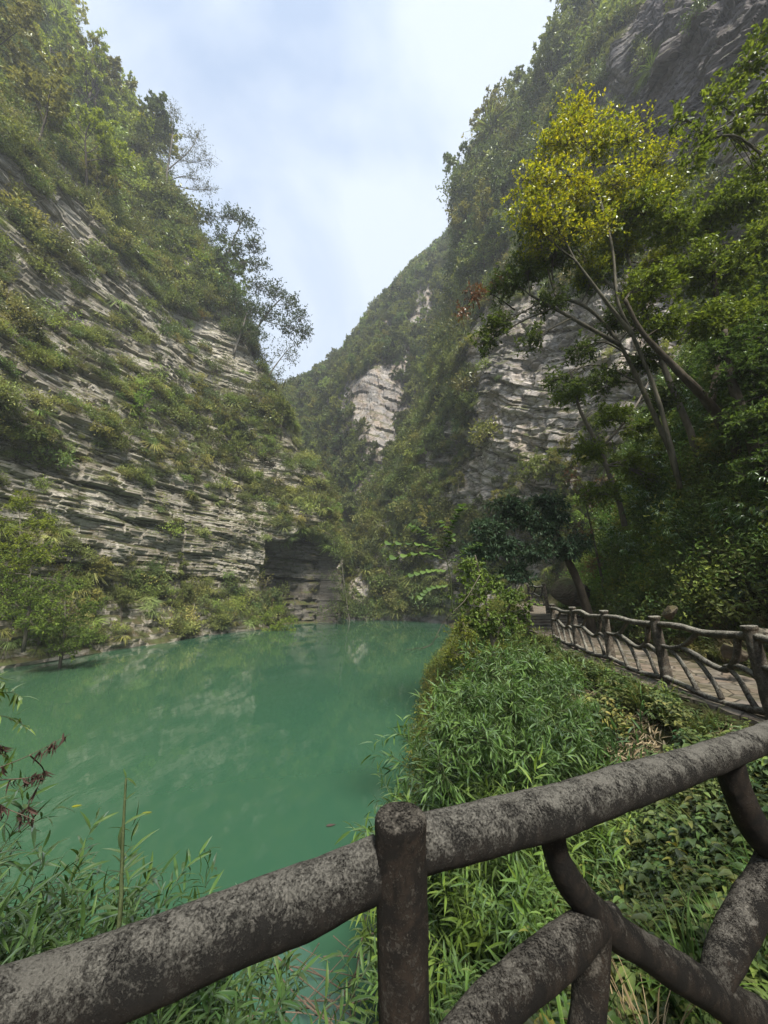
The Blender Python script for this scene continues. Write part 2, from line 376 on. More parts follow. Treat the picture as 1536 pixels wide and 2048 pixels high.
# left cliff --------------------------------------------------------
CEDGE = [(684, 1262), (680, 1243), (676, 1170), (674, 1080), (640, 960), (560, 820), (505, 680), (425, 540), (335, 400), (240, 250), (150, 100), (50, -60), (-80, -230)]
ce = np.array([at(px, py, 62.0) for px, py in CEDGE]); ce[0, 2] = -2.5; ce[1, 2] = 0.0
ce[6:, 1] = [61, 60, 59, 58, 57, 56, 55]
for i in range(6, 13): ce[i] = at(CEDGE[i][0], CEDGE[i][1], ce[i, 1])
def lcol(bx, by, k, dy=0.0, foot=2.8):
    c = ce.copy(); c[:, 0] = bx + k * (ce[:, 0] - ce[1, 0]); c[:, 1] = by + dy * (ce[:, 2]) / 100.0
    c[2:, 0] -= foot * (c[2:, 0] * 0 + 1); c[1, 0] = bx; return c
lcols = [lcol(-30, -60, 0.8), lcol(-27, -20, 0.8), lcol(-26.5, 8, 0.85), lcol(-25, 24, 0.85), lcol(-22.5, 36, 0.9), lcol(-19.0, 46, 0.95, 0, 2.0), lcol(-15.2, 54, 0.97, 0, 1.5), ce]
c8 = ce.copy(); c8[:, 1] += 14; c8[:, 0] -= 6; c9 = ce.copy(); c9[:, 1] += 50; c9[:, 0] -= 30
lcols += [c8, c9]
def disp_left(G, n):
    x, y, z = G[..., 0], G[..., 1], G[..., 2]
    h = z + 0.05 * y + 0.04 * x + 1.1 * fbm(x / 16, y / 16, z / 30, 3, 5)
    d = 2.0 * fbm(x / 14, y / 14, z / 12, 3, 1) + 0.9 * fbm(x / 5, y / 5, z / 3.5, 3, 2)
    d = d + 0.62 * blocks(h, x, y, 2.6, 6.0, 11) + 0.36 * blocks(h + 0.3 * vnoise(x / 3, y / 3, z, 4), x, y, 0.95, 3.2, 12) + 0.28 * blocks(h, x, y, 0.38, 1.6, 13)
    # the shaded recess with its ledges at the downstream end
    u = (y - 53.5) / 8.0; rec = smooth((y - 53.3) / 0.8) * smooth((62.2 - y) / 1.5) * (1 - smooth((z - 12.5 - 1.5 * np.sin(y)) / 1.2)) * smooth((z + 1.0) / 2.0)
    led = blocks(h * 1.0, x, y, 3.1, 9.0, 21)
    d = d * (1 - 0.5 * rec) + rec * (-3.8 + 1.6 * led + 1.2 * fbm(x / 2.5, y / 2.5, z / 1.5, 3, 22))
    Q = G.copy(); nn = n.copy(); nn[..., 2] *= 0.35; nn /= np.linalg.norm(nn, axis=2)[..., None]
    Q += nn * d[..., None]; return Q
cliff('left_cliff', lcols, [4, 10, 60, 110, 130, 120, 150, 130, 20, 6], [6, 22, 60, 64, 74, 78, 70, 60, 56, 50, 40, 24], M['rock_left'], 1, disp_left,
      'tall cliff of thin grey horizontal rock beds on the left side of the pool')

# right cliff -------------------------------------------------------
PY = None
def pcol(lst): return np.array([at(*p) for p in lst])
r_edge = pcol([(690, 1248, 67), (690, 1225, 68), (705, 1130, 71), (745, 1010, 75), (805, 900, 79), (862, 800, 80), (888, 690, 78), (922, 560, 74), (925, 430, 70), (975, 310, 66), (1055, 200, 60), (1120, 105, 56), (1190, -20, 52), (1290, -180, 48)])
r_b = pcol([(840, 1248, 62), (842, 1228, 62), (860, 1130, 62), (905, 1010, 58), (932, 900, 55), (945, 800, 54), (955, 690, 54), (990, 560, 55), (1010, 430, 56), (1060, 310, 56), (1125, 200, 52), (1185, 105, 48), (1250, -10, 46), (1350, -170, 42)])
r_c = pcol([(1000, 1262, 48), (1000, 1225, 48), (1015, 1120, 48), (1040, 1000, 45), (1070, 900, 44), (1090, 800, 43), (1100, 690, 42), (1120, 560, 42), (1150, 420, 44), (1190, 300, 45), (1230, 190, 42), (1270, 90, 38), (1330, -10, 35), (1420, -160, 33)])
r_d = pcol([(1150, 1290, 36), (1150, 1225, 36), (1180, 1110, 35), (1205, 1000, 34), (1225, 900, 33), (1240, 800, 32), (1250, 690, 32), (1260, 560, 33), (1270, 430, 35), (1290, 300, 36), (1325, 185, 33), (1380, 70, 29), (1455, -50, 27), (1560, -200, 26)])
r_e = pcol([(1400, 1330, 26), (1400, 1225, 26), (1415, 1100, 26), (1425, 980, 25), (1435, 880, 25), (1440, 780, 25), (1440, 670, 26), (1440, 550, 27), (1445, 420, 27), (1455, 290, 26), (1490, 160, 24), (1550, 20, 21), (1640, -100, 19), (1760, -260, 18)])
def shift(c, dx, dy): c = c.copy(); c[:, 0] += dx; c[:, 1] += dy; return c
rcols = [shift(r_edge, 25, 45), shift(r_edge, 5, 12), r_edge, r_b, r_c, r_d, r_e, shift(r_e, 2, -16), shift(r_e, 4, -50)]
for c in rcols: c[0, 2] = -2.5
for k_, c in enumerate(rcols[4:]):
    z0 = c[:, 2].copy(); c[:, 2] = np.where(np.arange(len(c)) == 1, 0.5, c[:, 2])
def disp_right(G, n):
    x, y, z = G[..., 0], G[..., 1], G[..., 2]
    h = z * 0.85 + 0.45 * x - 0.25 * y + 2.5 * fbm(x / 14, y / 14, z / 14, 3, 35)
    d = 3.0 * fbm(x / 16, y / 16, z / 16, 4, 31) + 1.3 * fbm(x / 5, y / 5, z / 4, 4, 32)
    d = d + 0.7 * blocks(h, x, y, 2.2, 5.0, 41) + 0.4 * blocks(h, x + z, y, 0.8, 2.0, 42)
    r = np.abs(fbm(x / 3.0, y / 3.0, z / 3.0, 4, 36)); d = d - 0.7 * (1 - np.clip(r * 5, 0, 1))
    # vertical flutes in the dark overhang high above the path
    ov = smooth((x - 20) / 6) * smooth((z - 30) / 10)
    d = d + ov * 0.9 * fbm(x / 1.6, y / 1.6, z / 12, 3, 37)
    nn = n.copy(); nn[..., 2] *= 0.6; nn /= np.linalg.norm(nn, axis=2)[..., None]
    return G + nn * d[..., None]
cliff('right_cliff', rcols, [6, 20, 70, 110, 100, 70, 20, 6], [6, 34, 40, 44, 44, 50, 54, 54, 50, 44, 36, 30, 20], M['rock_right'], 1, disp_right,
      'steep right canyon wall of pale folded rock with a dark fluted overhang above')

# far cliff ---------------------------------------------------------
fcols = [pcol([(1080, 1250, 78), (1080, 1225, 80), (1080, 1000, 97), (1080, 850, 107), (1080, 700, 114), (1080, 560, 120), (1080, 460, 124), (1080, 400, 170)]),
         pcol([(950, 1250, 78), (950, 1225, 80), (950, 1000, 95), (950, 850, 105), (950, 700, 112), (950, 570, 118), (950, 475, 122), (950, 440, 170)]),
         pcol([(820, 1250, 78), (820, 1225, 80), (820, 1000, 93), (820, 850, 102), (820, 740, 106), (835, 650, 112), (845, 560, 122), (850, 535, 170)]),
         pcol([(730, 1250, 78), (730, 1225, 80), (730, 965, 96), (735, 850, 100), (735, 750, 103), (760, 690, 112), (765, 630, 125), (775, 610, 175)]),
         pcol([(660, 1250, 80), (660, 1225, 82), (665, 1000, 98), (670, 900, 106), (675, 810, 112), (690, 760, 122), (695, 715, 137), (705, 700, 185)]),
         pcol([(600, 1250, 82), (600, 1225, 84), (600, 1000, 100), (600, 920, 110), (610, 850, 120), (620, 800, 130), (635, 765, 145), (645, 750, 195)]),
         pcol([(520, 1250, 84), (520, 1225, 86), (520, 1000, 104), (520, 920, 115), (530, 870, 125), (540, 840, 138), (560, 805, 152), (570, 790, 205)]),
         pcol([(380, 1250, 86), (380, 1225, 88), (380, 1000, 110), (380, 930, 120), (390, 880, 130), (400, 850, 145), (420, 830, 160), (430, 800, 215)])]
def disp_far(G, n):
    x, y, z = G[..., 0], G[..., 1], G[..., 2]
    d = 4.0 * fbm(x / 20, y / 20, z / 25, 4, 51) + 1.6 * fbm(x / 6, y / 6, z / 9, 4, 52) + 0.8 * blocks(z + 0.3 * x, x, y, 3.0, 6.0, 53)
    return G + n * d[..., None]
cliff('far_cliff', fcols, [20, 40, 60, 60, 50, 40, 20], [4, 50, 44, 34, 34, 30, 14], M['rock_far'], -1, disp_far,
      'distant wooded canyon wall with a tall strip of pale bare rock')

# near bank, path shelf, hillside -------------------------------------
SHORE = [(-30, 7.5), (-10, 6.2), (-3, 5.2), (-1.7, 5.1), (-0.9, 4.1), (-0.5, 3.8), (0.05, 4.4), (0.35, 6.4), (1.0, 10), (1.5, 15), (3, 24), (6, 35), (8.6, 46), (10, 62), (12, 90)]
PLAT = [(-30, 1.35), (-0.6, 1.25), (0.45, 1.5), (1.5, 2.0), (3, 2.8), (3.9, 3.4), (4.1, 4.4), (4.2, 6.5), (4.4, 8.3), (4.6, 10), (5.0, 12.3), (5.6, 15), (6.4, 18), (8, 25), (11, 35), (16, 60), (22, 90)]
INNER = [(2.3, -40), (2.6, 0.0), (4.6, 2.4), (6.2, 4.2), (6.35, 6.5), (6.5, 8.3), (6.75, 10), (7.3, 12.3), (8.0, 15), (9.2, 18), (11.4, 25), (15, 35), (20, 60), (27, 90)]
def path_z(y): return 3.5 + 0.35 * smooth((y - 13) / 6.0) - 0.36 * (1 - smooth((y - 2.5) / 1.7))
def terrain(x, y):
    x = np.asarray(x, float); y = np.asarray(y, float)
    ds = poly_dist(x, y, SHORE); dp = poly_dist(x, y, PLAT); di = poly_dist(x, y, INNER)
    water_side = inpoly(x, y, SHORE + [(12, 300), (-300, 300), (-300, 7.5)])
    above = inpoly(x, y, PLAT + [(22, 300), (300, 300), (300, -300), (-300, -300), (-300, 1.35)])
    hill = inpoly(x, y, INNER + [(27, 300), (300, 300), (300, -300), (2.3, -300)])
    pz = path_z(y); t = ds / (ds + dp + 1e-6)
    z = np.where(water_side, -0.55 * np.clip(ds, 0, 5), (pz - 0.14) * (0.45 * t + 0.55 * smooth(t)))
    z = np.where(above, pz - 0.03, z)
    z = z + np.where(above, 0.0, 1.0) * (~water_side) * 0.22 * fbm(x / 1.3, y / 1.3, x * 0, 4, 61) * np.clip(dp * 2, 0, 1) * np.clip(ds * 2, 0, 1)
    d2 = np.clip(di - 0.9, 0, None)
    zh = pz - 0.03 + 0.32 * np.clip(di, 0, 0.9) + 2.2 * np.clip(d2, 0, 6) + 0.8 * np.clip(d2 - 6, 0, 30) + np.clip(di - 0.5, 0, 1) * (0.9 * fbm(x / 2.5, y / 2.5, x * 0, 4, 62) + 0.15 * fbm(x * 2, y * 2, x * 0, 3, 63))
    return np.where(hill, zh, z)
gx = np.concatenate([np.linspace(-30, -6, 30, endpoint=False), np.linspace(-6, -1, 40, endpoint=False), np.linspace(-1, 8, 170, endpoint=False), np.linspace(8, 16, 70, endpoint=False), np.linspace(16, 36, 40)])
gy = np.concatenate([np.linspace(-30, 0.8, 30, endpoint=False), np.linspace(0.8, 9, 150, endpoint=False), np.linspace(9, 20, 90, endpoint=False), np.linspace(20, 75, 90)])
GX, GY = np.meshgrid(gx, gy, indexing='ij'); GZ = terrain(GX, GY)
mb = MB(); mb.add(np.stack([GX, GY, GZ], -1).reshape(-1, 3), grid_faces(*GX.shape)); tag(mb.build('ground', M['soil']), 'steep soil bank between the pool and the path', kind='structure')

# river bed, water
mb = MB(); mb.add([(-400, -100, -4), (400, -100, -4), (400, 500, -4), (-400, 500, -4)], np.array([[0, 1, 2, 3]])); tag(mb.build('river_bed', M['soil']), 'muddy bed under the pool', kind='structure')
mb = MB(); mb.add([(-120, -60, 0), (120, -60, 0), (120, 160, 0), (-120, 160, 0)], np.array([[0, 1, 2, 3]])); tag(mb.build('water', M['water']), 'still emerald green pool', kind='structure')

# the path: flagstone strip with an irregular stone edge
inner = np.array(INNER, float)
pl = catmull(np.array([(2.0, 2.3), (4.15, 4.2), (4.2, 6.5), (4.4, 8.3), (4.6, 10), (5.0, 12.3), (5.6, 15), (6.4, 18), (8, 25), (11, 35)]), 260)
pr = catmull(np.array([(4.2, 2.0), (6.2, 4.2), (6.35, 6.5), (6.5, 8.3), (6.75, 10), (7.3, 12.3), (8.0, 15), (9.2, 18), (11.4, 25), (15, 35)]), 260)
W_ = np.linspace(0, 1, 24); pp = pl[:, None] * (1 - W_)[None, :, None] + pr[:, None] * W_[None, :, None]
jit = 0.05 * fbm(pp[..., 0] * 2, pp[..., 1] * 2, pp[..., 0] * 0, 3, 71)
pp[:, 0, 0] += 2.2 * jit[:, 0]; zz = path_z(pp[..., 1]) + 0.012 + 0.3 * jit
top = np.concatenate([pp, zz[..., None]], -1)
skirt = top[:, :1].copy(); skirt[..., 2] -= 0.45; skirt[..., 0] -= 0.03
V = np.concatenate([skirt, top], 1)
mb = MB(); mb.add(V.reshape(-1, 3), grid_faces(*V.shape[:2])); tag(mb.build('path', M['paving'], smoothed=False), 'flagstone footpath behind the rustic railing', kind='structure')
mb = MB(); ax = np.linspace(-4.5, 6.0, 60); vt = np.linspace(0, 1, 34); ytop = np.interp(ax, [-4.5, -.6, .45, 1.5, 3, 3.9, 6], [1.1, 1.0, 1.2, 1.7, 2.45, 2.9, 3.1])
A_ = np.repeat(ax[:, None], 34, 1); B_ = -4 + (ytop[:, None] + 4) * vt[None]
mb.add(np.stack([A_, B_, path_z(B_) - 0.01 + 0.008 * fbm(A_ * 2, B_ * 2, A_ * 0, 3, 72)], -1).reshape(-1, 3), grid_faces(60, 34)); tag(mb.build('viewing_platform', M['paving']), 'flagstone ground behind the near railing', kind='structure')
# a few flights of low stone steps where the path climbs under the dark tree
mb = MB()
for i in range(7):
    y0 = 13.6 + i * 0.75; c = np.array([np.interp(y0, pl[:, 1], pl[:, 0]), np.interp(y0, pr[:, 1], pr[:, 0])]); z0 = path_z(y0 + 0.75) + 0.03
    x0, x1 = c[0] + 0.05, c[1] - 0.05; nx = 14; xs = np.linspace(x0, x1, nx); wv = 0.05 * fbm(xs * 2, xs * 0 + i, xs * 0, 2, 5)
    v = []
    for (dy, dz) in ((0, -0.25), (0, 0), (0.8, 0), (0.8, -0.25)):
        v.append(np.stack([xs, y0 + dy + wv, z0 + dz + 0 * xs], -1))
    V = np.stack(v, 1); mb.add(V.reshape(-1, 3), grid_faces(nx, 4))
tag(mb.build('steps', M['stone'], smoothed=False), 'low stone steps on the path under the dark tree', kind='structure')

# ------------------------------------------------------------------ near railing
RA = (0.135, 1.163); RB = (1.96, 2.10)
def rail_px(lst, plane=None):
    P, r = [], []
    for p in lst:
        if plane:
            q, s = at_plane(p[0], p[1], *plane); s2 = s * (p[3] if len(p) > 3 else 1.0); P.append(CAM + (q - CAM) * (s2 / s)); r.append(p[2] * s2 / F / 2)
        else:
            P.append(atd(p[0], p[1], p[2])); r.append(p[3])
    return np.array(P), np.array(r)
def limb(name, P, r, mat, parent, n=90, k=40, rough=0.10, seed=0, freq=7.0):
    mb = MB(); tube(mb, catmull(P, n), catmull(r, n), k, rough=rough, seed=seed, freq=freq); return mb.build(name, mat, parent)
rl = empty('railing', (0, 0, 0), 'thick lichen-crusted branch railing right in front, with one round-topped post', 'railing')
P, r = rail_px([(-330, 2150, .52, .066), (-150, 2088, .59, .067), (0, 2030, .655, .067), (200, 1964, .73, .067), (400, 1886, .80, .067), (600, 1803, .88, .067), (760, 1730, .95, .065)])
limb('top_rail', P, r, M['rail_lichen'], rl, 190, 56, 0.13, 1, 6.0)
P, r = rail_px([(800, 1705, .97, .060), (868, 1681, 1.0, .0615), (1068, 1631, 1.12, .0635), (1140, 1612, 1.18, .0635), (1268, 1568, 1.33, .063), (1418, 1517, 1.6, .060), (1536, 1473, 1.9, .060), (1650, 1425, 2.3, .06), (1800, 1370, 3.0, .06)])
limb('top_rail', P, r, M['rail_lichen'], rl, 190, 56, 0.13, 2, 6.0)
pt = atd(800, 1628, .95); zz_ = np.array([0, -.012, -.05, -.12, -.22, -.4, -.7, -1.05]); rr_ = np.array([.058, .066, .0665, .064, .063, .062, .065, .075]); zz_[-1] = -1.35
limb('post', np.stack([pt[0] + 0.012 * (-zz_) , pt[1] + 0 * zz_, pt[2] + zz_], -1), rr_, M['post_brown'], rl, 120, 56, 0.11, 3, 8.0)
pe = atd(1800, 1370, 3.0); limb('post', np.stack([pe[0] + 0 * zz_, pe[1] + 0 * zz_, pe[2] + .09 + zz_], -1), rr_, M['post_brown'], rl, 60, 30, 0.11, 4, 8.0)
PLN = (RA, RB)
for i, (lst, mt) in enumerate([
    ([(1100, 1630, 62), (1108, 1690, 50), (1128, 1745, 56), (1170, 1805, 56), (1225, 1858, 58), (1300, 1908, 60), (1390, 1965, 66), (1470, 2012, 68), (1580, 2080, 80), (1760, 2190, 86)], 'rail_dark'),
    ([(1225, 1830, 40, 1.02), (1190, 1848, 58, .995), (1150, 1878, 74, .975), (1080, 1935, 79, .955), (1000, 2000, 80, .93), (900, 2110, 82, .9), (760, 2300, 92, .87)], 'rail_dark'),
    ([(1190, 1850, 60), (1184, 1920, 64), (1178, 1990, 66), (1172, 2080, 70), (1165, 2260, 74)], 'post_brown'),
    ([(1455, 1520, 50), (1474, 1580, 52), (1500, 1640, 55), (1545, 1700, 56), (1620, 1790, 60)], 'rail_dark'),
    ([(1570, 1700, 60), (1530, 1765, 62), (1490, 1830, 62), (1455, 1900, 60), (1432, 1960, 50), (1425, 1985, 36)], 'rail_dark')]):
    P, r = rail_px(lst, PLN); limb('brace', P, r, M[mt], rl, 110, 40, 0.14, 5 + i, 8.0)

# ------------------------------------------------------------------ railings along the path
def seg_railing(name, posts, label, H=1.08, sd=0, far=False):
    t = empty(name, (posts[0][0], posts[0][1], posts[0][2]), label, 'railing'); o3 = np.array(posts[0], float)
    rg = np.random.default_rng(sd); posts = [np.array(p, float) for p in posts]
    k = 10 if far else 18
    for i, p in enumerate(posts):
        mb = MB(); ln = rg.normal(0, 0.012, 2)
        zs = np.array([-0.25, 0, .3, .6, .9, H - .03, H + .01, H + .045, H + .05]); rr = np.array([.095, .09, .082, .078, .074, .072, .088, .086, .06])
        P = p[None] - o3 + np.stack([zs * ln[0] + 0.05 * (1 - zs / H), zs * ln[1], zs], -1); tube(mb, catmull(P, 30), catmull(rr, 30), k, rough=0.14, seed=i + sd, freq=9)
        mb.build('post', M['rail_far'], t)
    def L3(a, b, pts, r, nm, seed, n=26, kk=12):
        P = np.array([a + (b - a) * u + np.array([0, 0, h]) for u, h in pts]) - o3
        mb = MB(); tube(mb, catmull(P, n), np.linspace(r[0], r[1], n), k if not far else 8, rough=0.16, seed=seed, freq=8); mb.build(nm, M['rail_far'], t)
    for i in range(len(posts) - 1):
        a, b = posts[i], posts[i + 1]; j = lambda s: rg.normal(0, s)
        L3(a, b, [(0, H - .08), (.3, H - .07 + j(.015)), (.55, H - .11 + j(.015)), (.8, H - .10 + j(.01)), (1, H - .08)], (.047, .052), 'top_rail', sd + i, 40)
        L3(a, b, [(0, .17), (.3, .12), (.6, .10 + j(.01)), (1, .15)], (.042, .045), 'bottom_rail', sd + i + 40, 40)
        L3(a, b, [(0, .66), (.15, .655), (.3, .71 + j(.02)), (.42, .86), (.5, H - .11)], (.034, .032), 'branch', sd + i + 10)
        L3(a, b, [(.27, .70), (.42, .62 + j(.02)), (.6, .53), (.72, .55 + j(.01)), (.82, .72), (.86, H - .10)], (.040, .042), 'branch', sd + i + 20)
        L3(a, b, [(.70, .55), (.82, .60 + j(.02)), (.92, .55), (1, .45)], (.034, .034), 'branch', sd + i + 30)
        for (u0, h0, u1) in ((.12, .64, .38), (.38, .63, .63), (.72, .55, .90)):
            L3(a, b, [(u0, h0), (u0 + (u1 - u0) * .45, h0 * .80 + j(.02)), (u0 + (u1 - u0) * .8, h0 * .45), (u1 + j(.01), .12)], (.028, .036), 'baluster', sd + i + 50 + int(u0 * 10))
    return t
seg_railing('railing', [(5.40, 12.35, 3.45), (4.97, 10.1, 3.45), (4.80, 8.35, 3.45), (4.60, 6.5, 3.45), (4.52, 4.72, 3.45), (4.55, 2.9, 3.3)],
            'long weathered branch railing with crooked balusters edging the flagstone path', sd=3)
fr = [at(1060, 1213, 19.5), at(1093, 1216, 18.0)]
seg_railing('railing', [fr[0], fr[1]], 'short dark stretch of railing seen far off through the trees', sd=9, far=True)
# ------------------------------------------------------------------ plant generators
def unit(a): a = np.asarray(a, float); return a / (np.linalg.norm(a, axis=-1, keepdims=True) + 1e-9)
SHAPES = {'lance': ((.18, .45, .75), (.36, .50, .32)), 'ovate': ((.15, .42, .74), (.40, .50, .27)), 'round': ((.14, .50, .86), (.42, .52, .34)), 'heart': ((.06, .38, .74), (.46, .50, .26))}
def leaves(mb, P, D, U, Ln, W, kind='diamond', m=0, droop=0.25, fold=0.25):
    P = np.asarray(P, float).reshape(-1, 3); n = len(P)
    if n == 0: return
    D = unit(np.broadcast_to(D, (n, 3))); U = np.broadcast_to(U, (n, 3)); S = unit(np.cross(D, U)); U = np.cross(S, D)
    Ln = np.broadcast_to(Ln, (n,))[:, None]; W = np.broadcast_to(W, (n,))[:, None]
    at_ = lambda t, w, h: P + D * Ln * t + S * W * w + U * (Ln * -droop * t * t + W * h)
    if kind == 'diamond':
        V = np.stack([at_(0, 0, 0), at_(.45, .5, fold), at_(1, 0, 0), at_(.45, -.5, fold)], 1)
        f = np.arange(n)[:, None] * 4 + np.array([0, 1, 2, 3])[None]; mb.add(V.reshape(-1, 3), f, m); return
    ts, ws = SHAPES[kind]
    V = [at_(0, 0, 0)] + [at_(t, 0, 0) for t in ts] + [at_(1, 0, 0)]
    for t, w in zip(ts, ws): V += [at_(t, w, fold * w * 1.6), at_(t, -w, fold * w * 1.6)]
    V = np.stack(V, 1); b = np.arange(n)[:, None] * 11
    tri = np.concatenate([b + np.array(q)[None] for q in ((0, 1, 5), (0, 6, 1), (3, 4, 9), (4, 3, 10))])
    qd = np.concatenate([b + np.array(q)[None] for q in ((1, 2, 7, 5), (2, 1, 6, 8), (2, 3, 9, 7), (3, 2, 8, 10))])
    mb.add(V.reshape(-1, 3), [tri, qd], m)
UPV = np.array([0, 0, 1.0])
def rdir(rg, n=None): return unit(rg.normal(size=(3,) if n is None else (n, 3)))
def grow(rg, p, d, Ln, r, lev, cfg, out):
    """recursive limbs; out['b'] = limbs, out['t'] = leafy twigs"""
    n = cfg.get('seg', (9, 7, 5, 4))[lev]; pts = [np.array(p, float)]; d = unit(d); st = Ln / n
    for i in range(n):
        d = unit(d + rg.normal(size=3) * cfg['wander'][lev] + UPV * cfg['trop'][lev]); pts.append(pts[-1] + d * st)
    pts = np.array(pts); t = np.linspace(0, 1, n + 1); out['b'].append((pts, r * (1 - cfg.get('taper', .75) * t), lev))
    if lev + 1 >= len(cfg['kids']) + 1: out['t'].append(pts); return
    k = cfg['kids'][lev]; k = max(1, int(round(k * rg.uniform(.8, 1.2))))
    for i in range(k):
        u = cfg['t0'][lev] + (1 - cfg['t0'][lev]) * (i + rg.uniform(0, 1)) / k; q = u * n; a = int(min(q, n - 1)); pos = pts[a] + (pts[a + 1] - pts[a]) * (q - a)
        dd = unit(pts[a + 1] - pts[a]); side = unit(np.cross(dd, rdir(rg))); ang = R(rg.uniform(*cfg['ang'][lev]))
        l2 = Ln * cfg['ratio'][lev] * rg.uniform(.7, 1.2) * (1 - cfg.get('tipshort', .45) * u)
        grow(rg, pos, dd * math.cos(ang) + side * math.sin(ang), l2, r * (1 - .75 * u) * .55, lev + 1, cfg, out)
def limbs_mesh(mb, out, minr=0.0, ks=(9, 6, 4, 3), m=0):
    for pts, rad, lev in out['b']:
        if rad[0] < minr: continue
        tube(mb, pts, np.maximum(rad, rad[0] * .2), ks[min(lev, 3)], m, cap=False)
def twig_leaves(rg, mb, twigs, per, size, aspect, kind='diamond', spread=1.0, droop=0.25, m=0, up=0.5, hang=0.0):
    P, D = [], []
    for pts in twigs:
        n = max(1, int(per * rg.uniform(.75, 1.25))); u = rg.uniform(.12, 1, n) * (len(pts) - 1); a = np.minimum(u.astype(int), len(pts) - 2)
        q = pts[a] + (pts[a + 1] - pts[a]) * (u - a)[:, None]; dd = unit(pts[-1] - pts[0])
        P.append(q); D.append(unit(dd[None] * .7 + rdir(rg, n) * spread + UPV * (-hang)))
    P = np.concatenate(P); D = np.concatenate(D); n = len(P)
    Lf = size * rg.uniform(.65, 1.25, n); leaves(mb, P, D, UPV * up + rg.normal(size=(n, 3)) * .45, Lf, Lf * aspect, kind, m, droop)

G1 = [(0.085, 0.105, 0.048), (0.135, 0.155, 0.066), (0.19, 0.21, 0.085), (0.25, 0.265, 0.105)]
LEAF = leaf_mat('leaf_wood', G1, 0.30, 0.12, tint='object', clump=0.35)
LEAF_I = leaf_mat('leaf_scrub', G1, 0.28, 0.10, tint='inst', clump=0.25)
LEAF_NEAR = leaf_mat('leaf_near', [(0.035, 0.062, 0.022), (0.056, 0.098, 0.032), (0.085, 0.140, 0.042), (0.125, 0.180, 0.050)], 0.34, 0.30, tint='object', clump=1.5, rough=0.38)
LEAF_NEAR_I = leaf_mat('leaf_undergrowth', [(0.055, 0.078, 0.035), (0.088, 0.122, 0.048), (0.130, 0.165, 0.060), (0.180, 0.21, 0.075)], 0.30, 0.12, tint='inst', clump=0.9, rough=0.4)
STRAW = leaf_mat('dry_leaf', [(0.10, 0.070, 0.040), (0.20, 0.15, 0.085), (0.32, 0.25, 0.15), (0.40, 0.33, 0.22)], 0.2, 0.15, tint='none', clump=2.0, rough=0.6)
RUSSET = leaf_mat('russet_leaf', [(0.07, 0.03, 0.015), (0.16, 0.075, 0.04), (0.25, 0.12, 0.065), (0.30, 0.17, 0.10)], 0.25, 0.2, tint='none', clump=1.0)
DEAD = leaf_mat('withered_leaf', [(0.025, 0.016, 0.014), (0.05, 0.03, 0.025), (0.085, 0.05, 0.04)], 0.1, 0.15, tint='none', clump=3.0)
YELLOW = leaf_mat('yellow_leaf', [(0.09, 0.13, 0.02), (0.20, 0.24, 0.02), (0.37, 0.37, 0.02), (0.54, 0.48, 0.03)], 0.5, 0.12, tint='none', clump=0.5)
TWIG = bark_mat('twig', (0.06, 0.045, 0.032), (0.15, 0.115, 0.085), 20)
GREENSTEM = bark_mat('green_stem', (0.035, 0.05, 0.02), (0.07, 0.085, 0.035), 20)

def make_tree(name, rg, h, cfg, leaf, bark, per, size, aspect, label, cat='tree', kind='diamond', spread=1.0, droop=.25, r0=None, hang=0.0, mat=None):
    t = empty(name, (0, 0, 0), label, cat); out = {'b': [], 't': []}
    grow(rg, (0, 0, -0.3), cfg.get('d0', (rg.normal() * .12, rg.normal() * .12, 1)), h, r0 or h * .016, 0, cfg, out)
    mb = MB(); limbs_mesh(mb, out); mb.build('trunk', bark, t)
    mb = MB(); twig_leaves(rg, mb, out['t'], per, size, aspect, kind, spread, droop, hang=hang); mb.build('crown', leaf, t, smoothed=False)
    return t
CF_BROAD = dict(kids=(9, 6, 5), t0=(.28, .25, .2), ang=((35, 75), (30, 65), (25, 70)), ratio=(.60, .55, .50), wander=(.10, .16, .22, .3), trop=(.06, .05, .03, .0))
CF_SLIM = dict(kids=(11, 5, 4), t0=(.30, .2, .2), ang=((25, 60), (30, 60), (25, 60)), ratio=(.36, .5, .5), wander=(.08, .15, .2, .3), trop=(.08, .08, .04, .0))
CF_BARE = dict(kids=(8, 6, 5), t0=(.22, .2, .15), ang=((20, 50), (20, 45), (20, 45)), ratio=(.62, .6, .55), wander=(.12, .14, .18, .2), trop=(.10, .08, .05, .02), taper=.85)
CF_LAYER = dict(kids=(8, 7, 5), t0=(.35, .2, .2), ang=((60, 90), (30, 60), (30, 60)), ratio=(.62, .5, .45), wander=(.12, .12, .14, .2), trop=(.03, -.01, .0, .0), tipshort=.3)

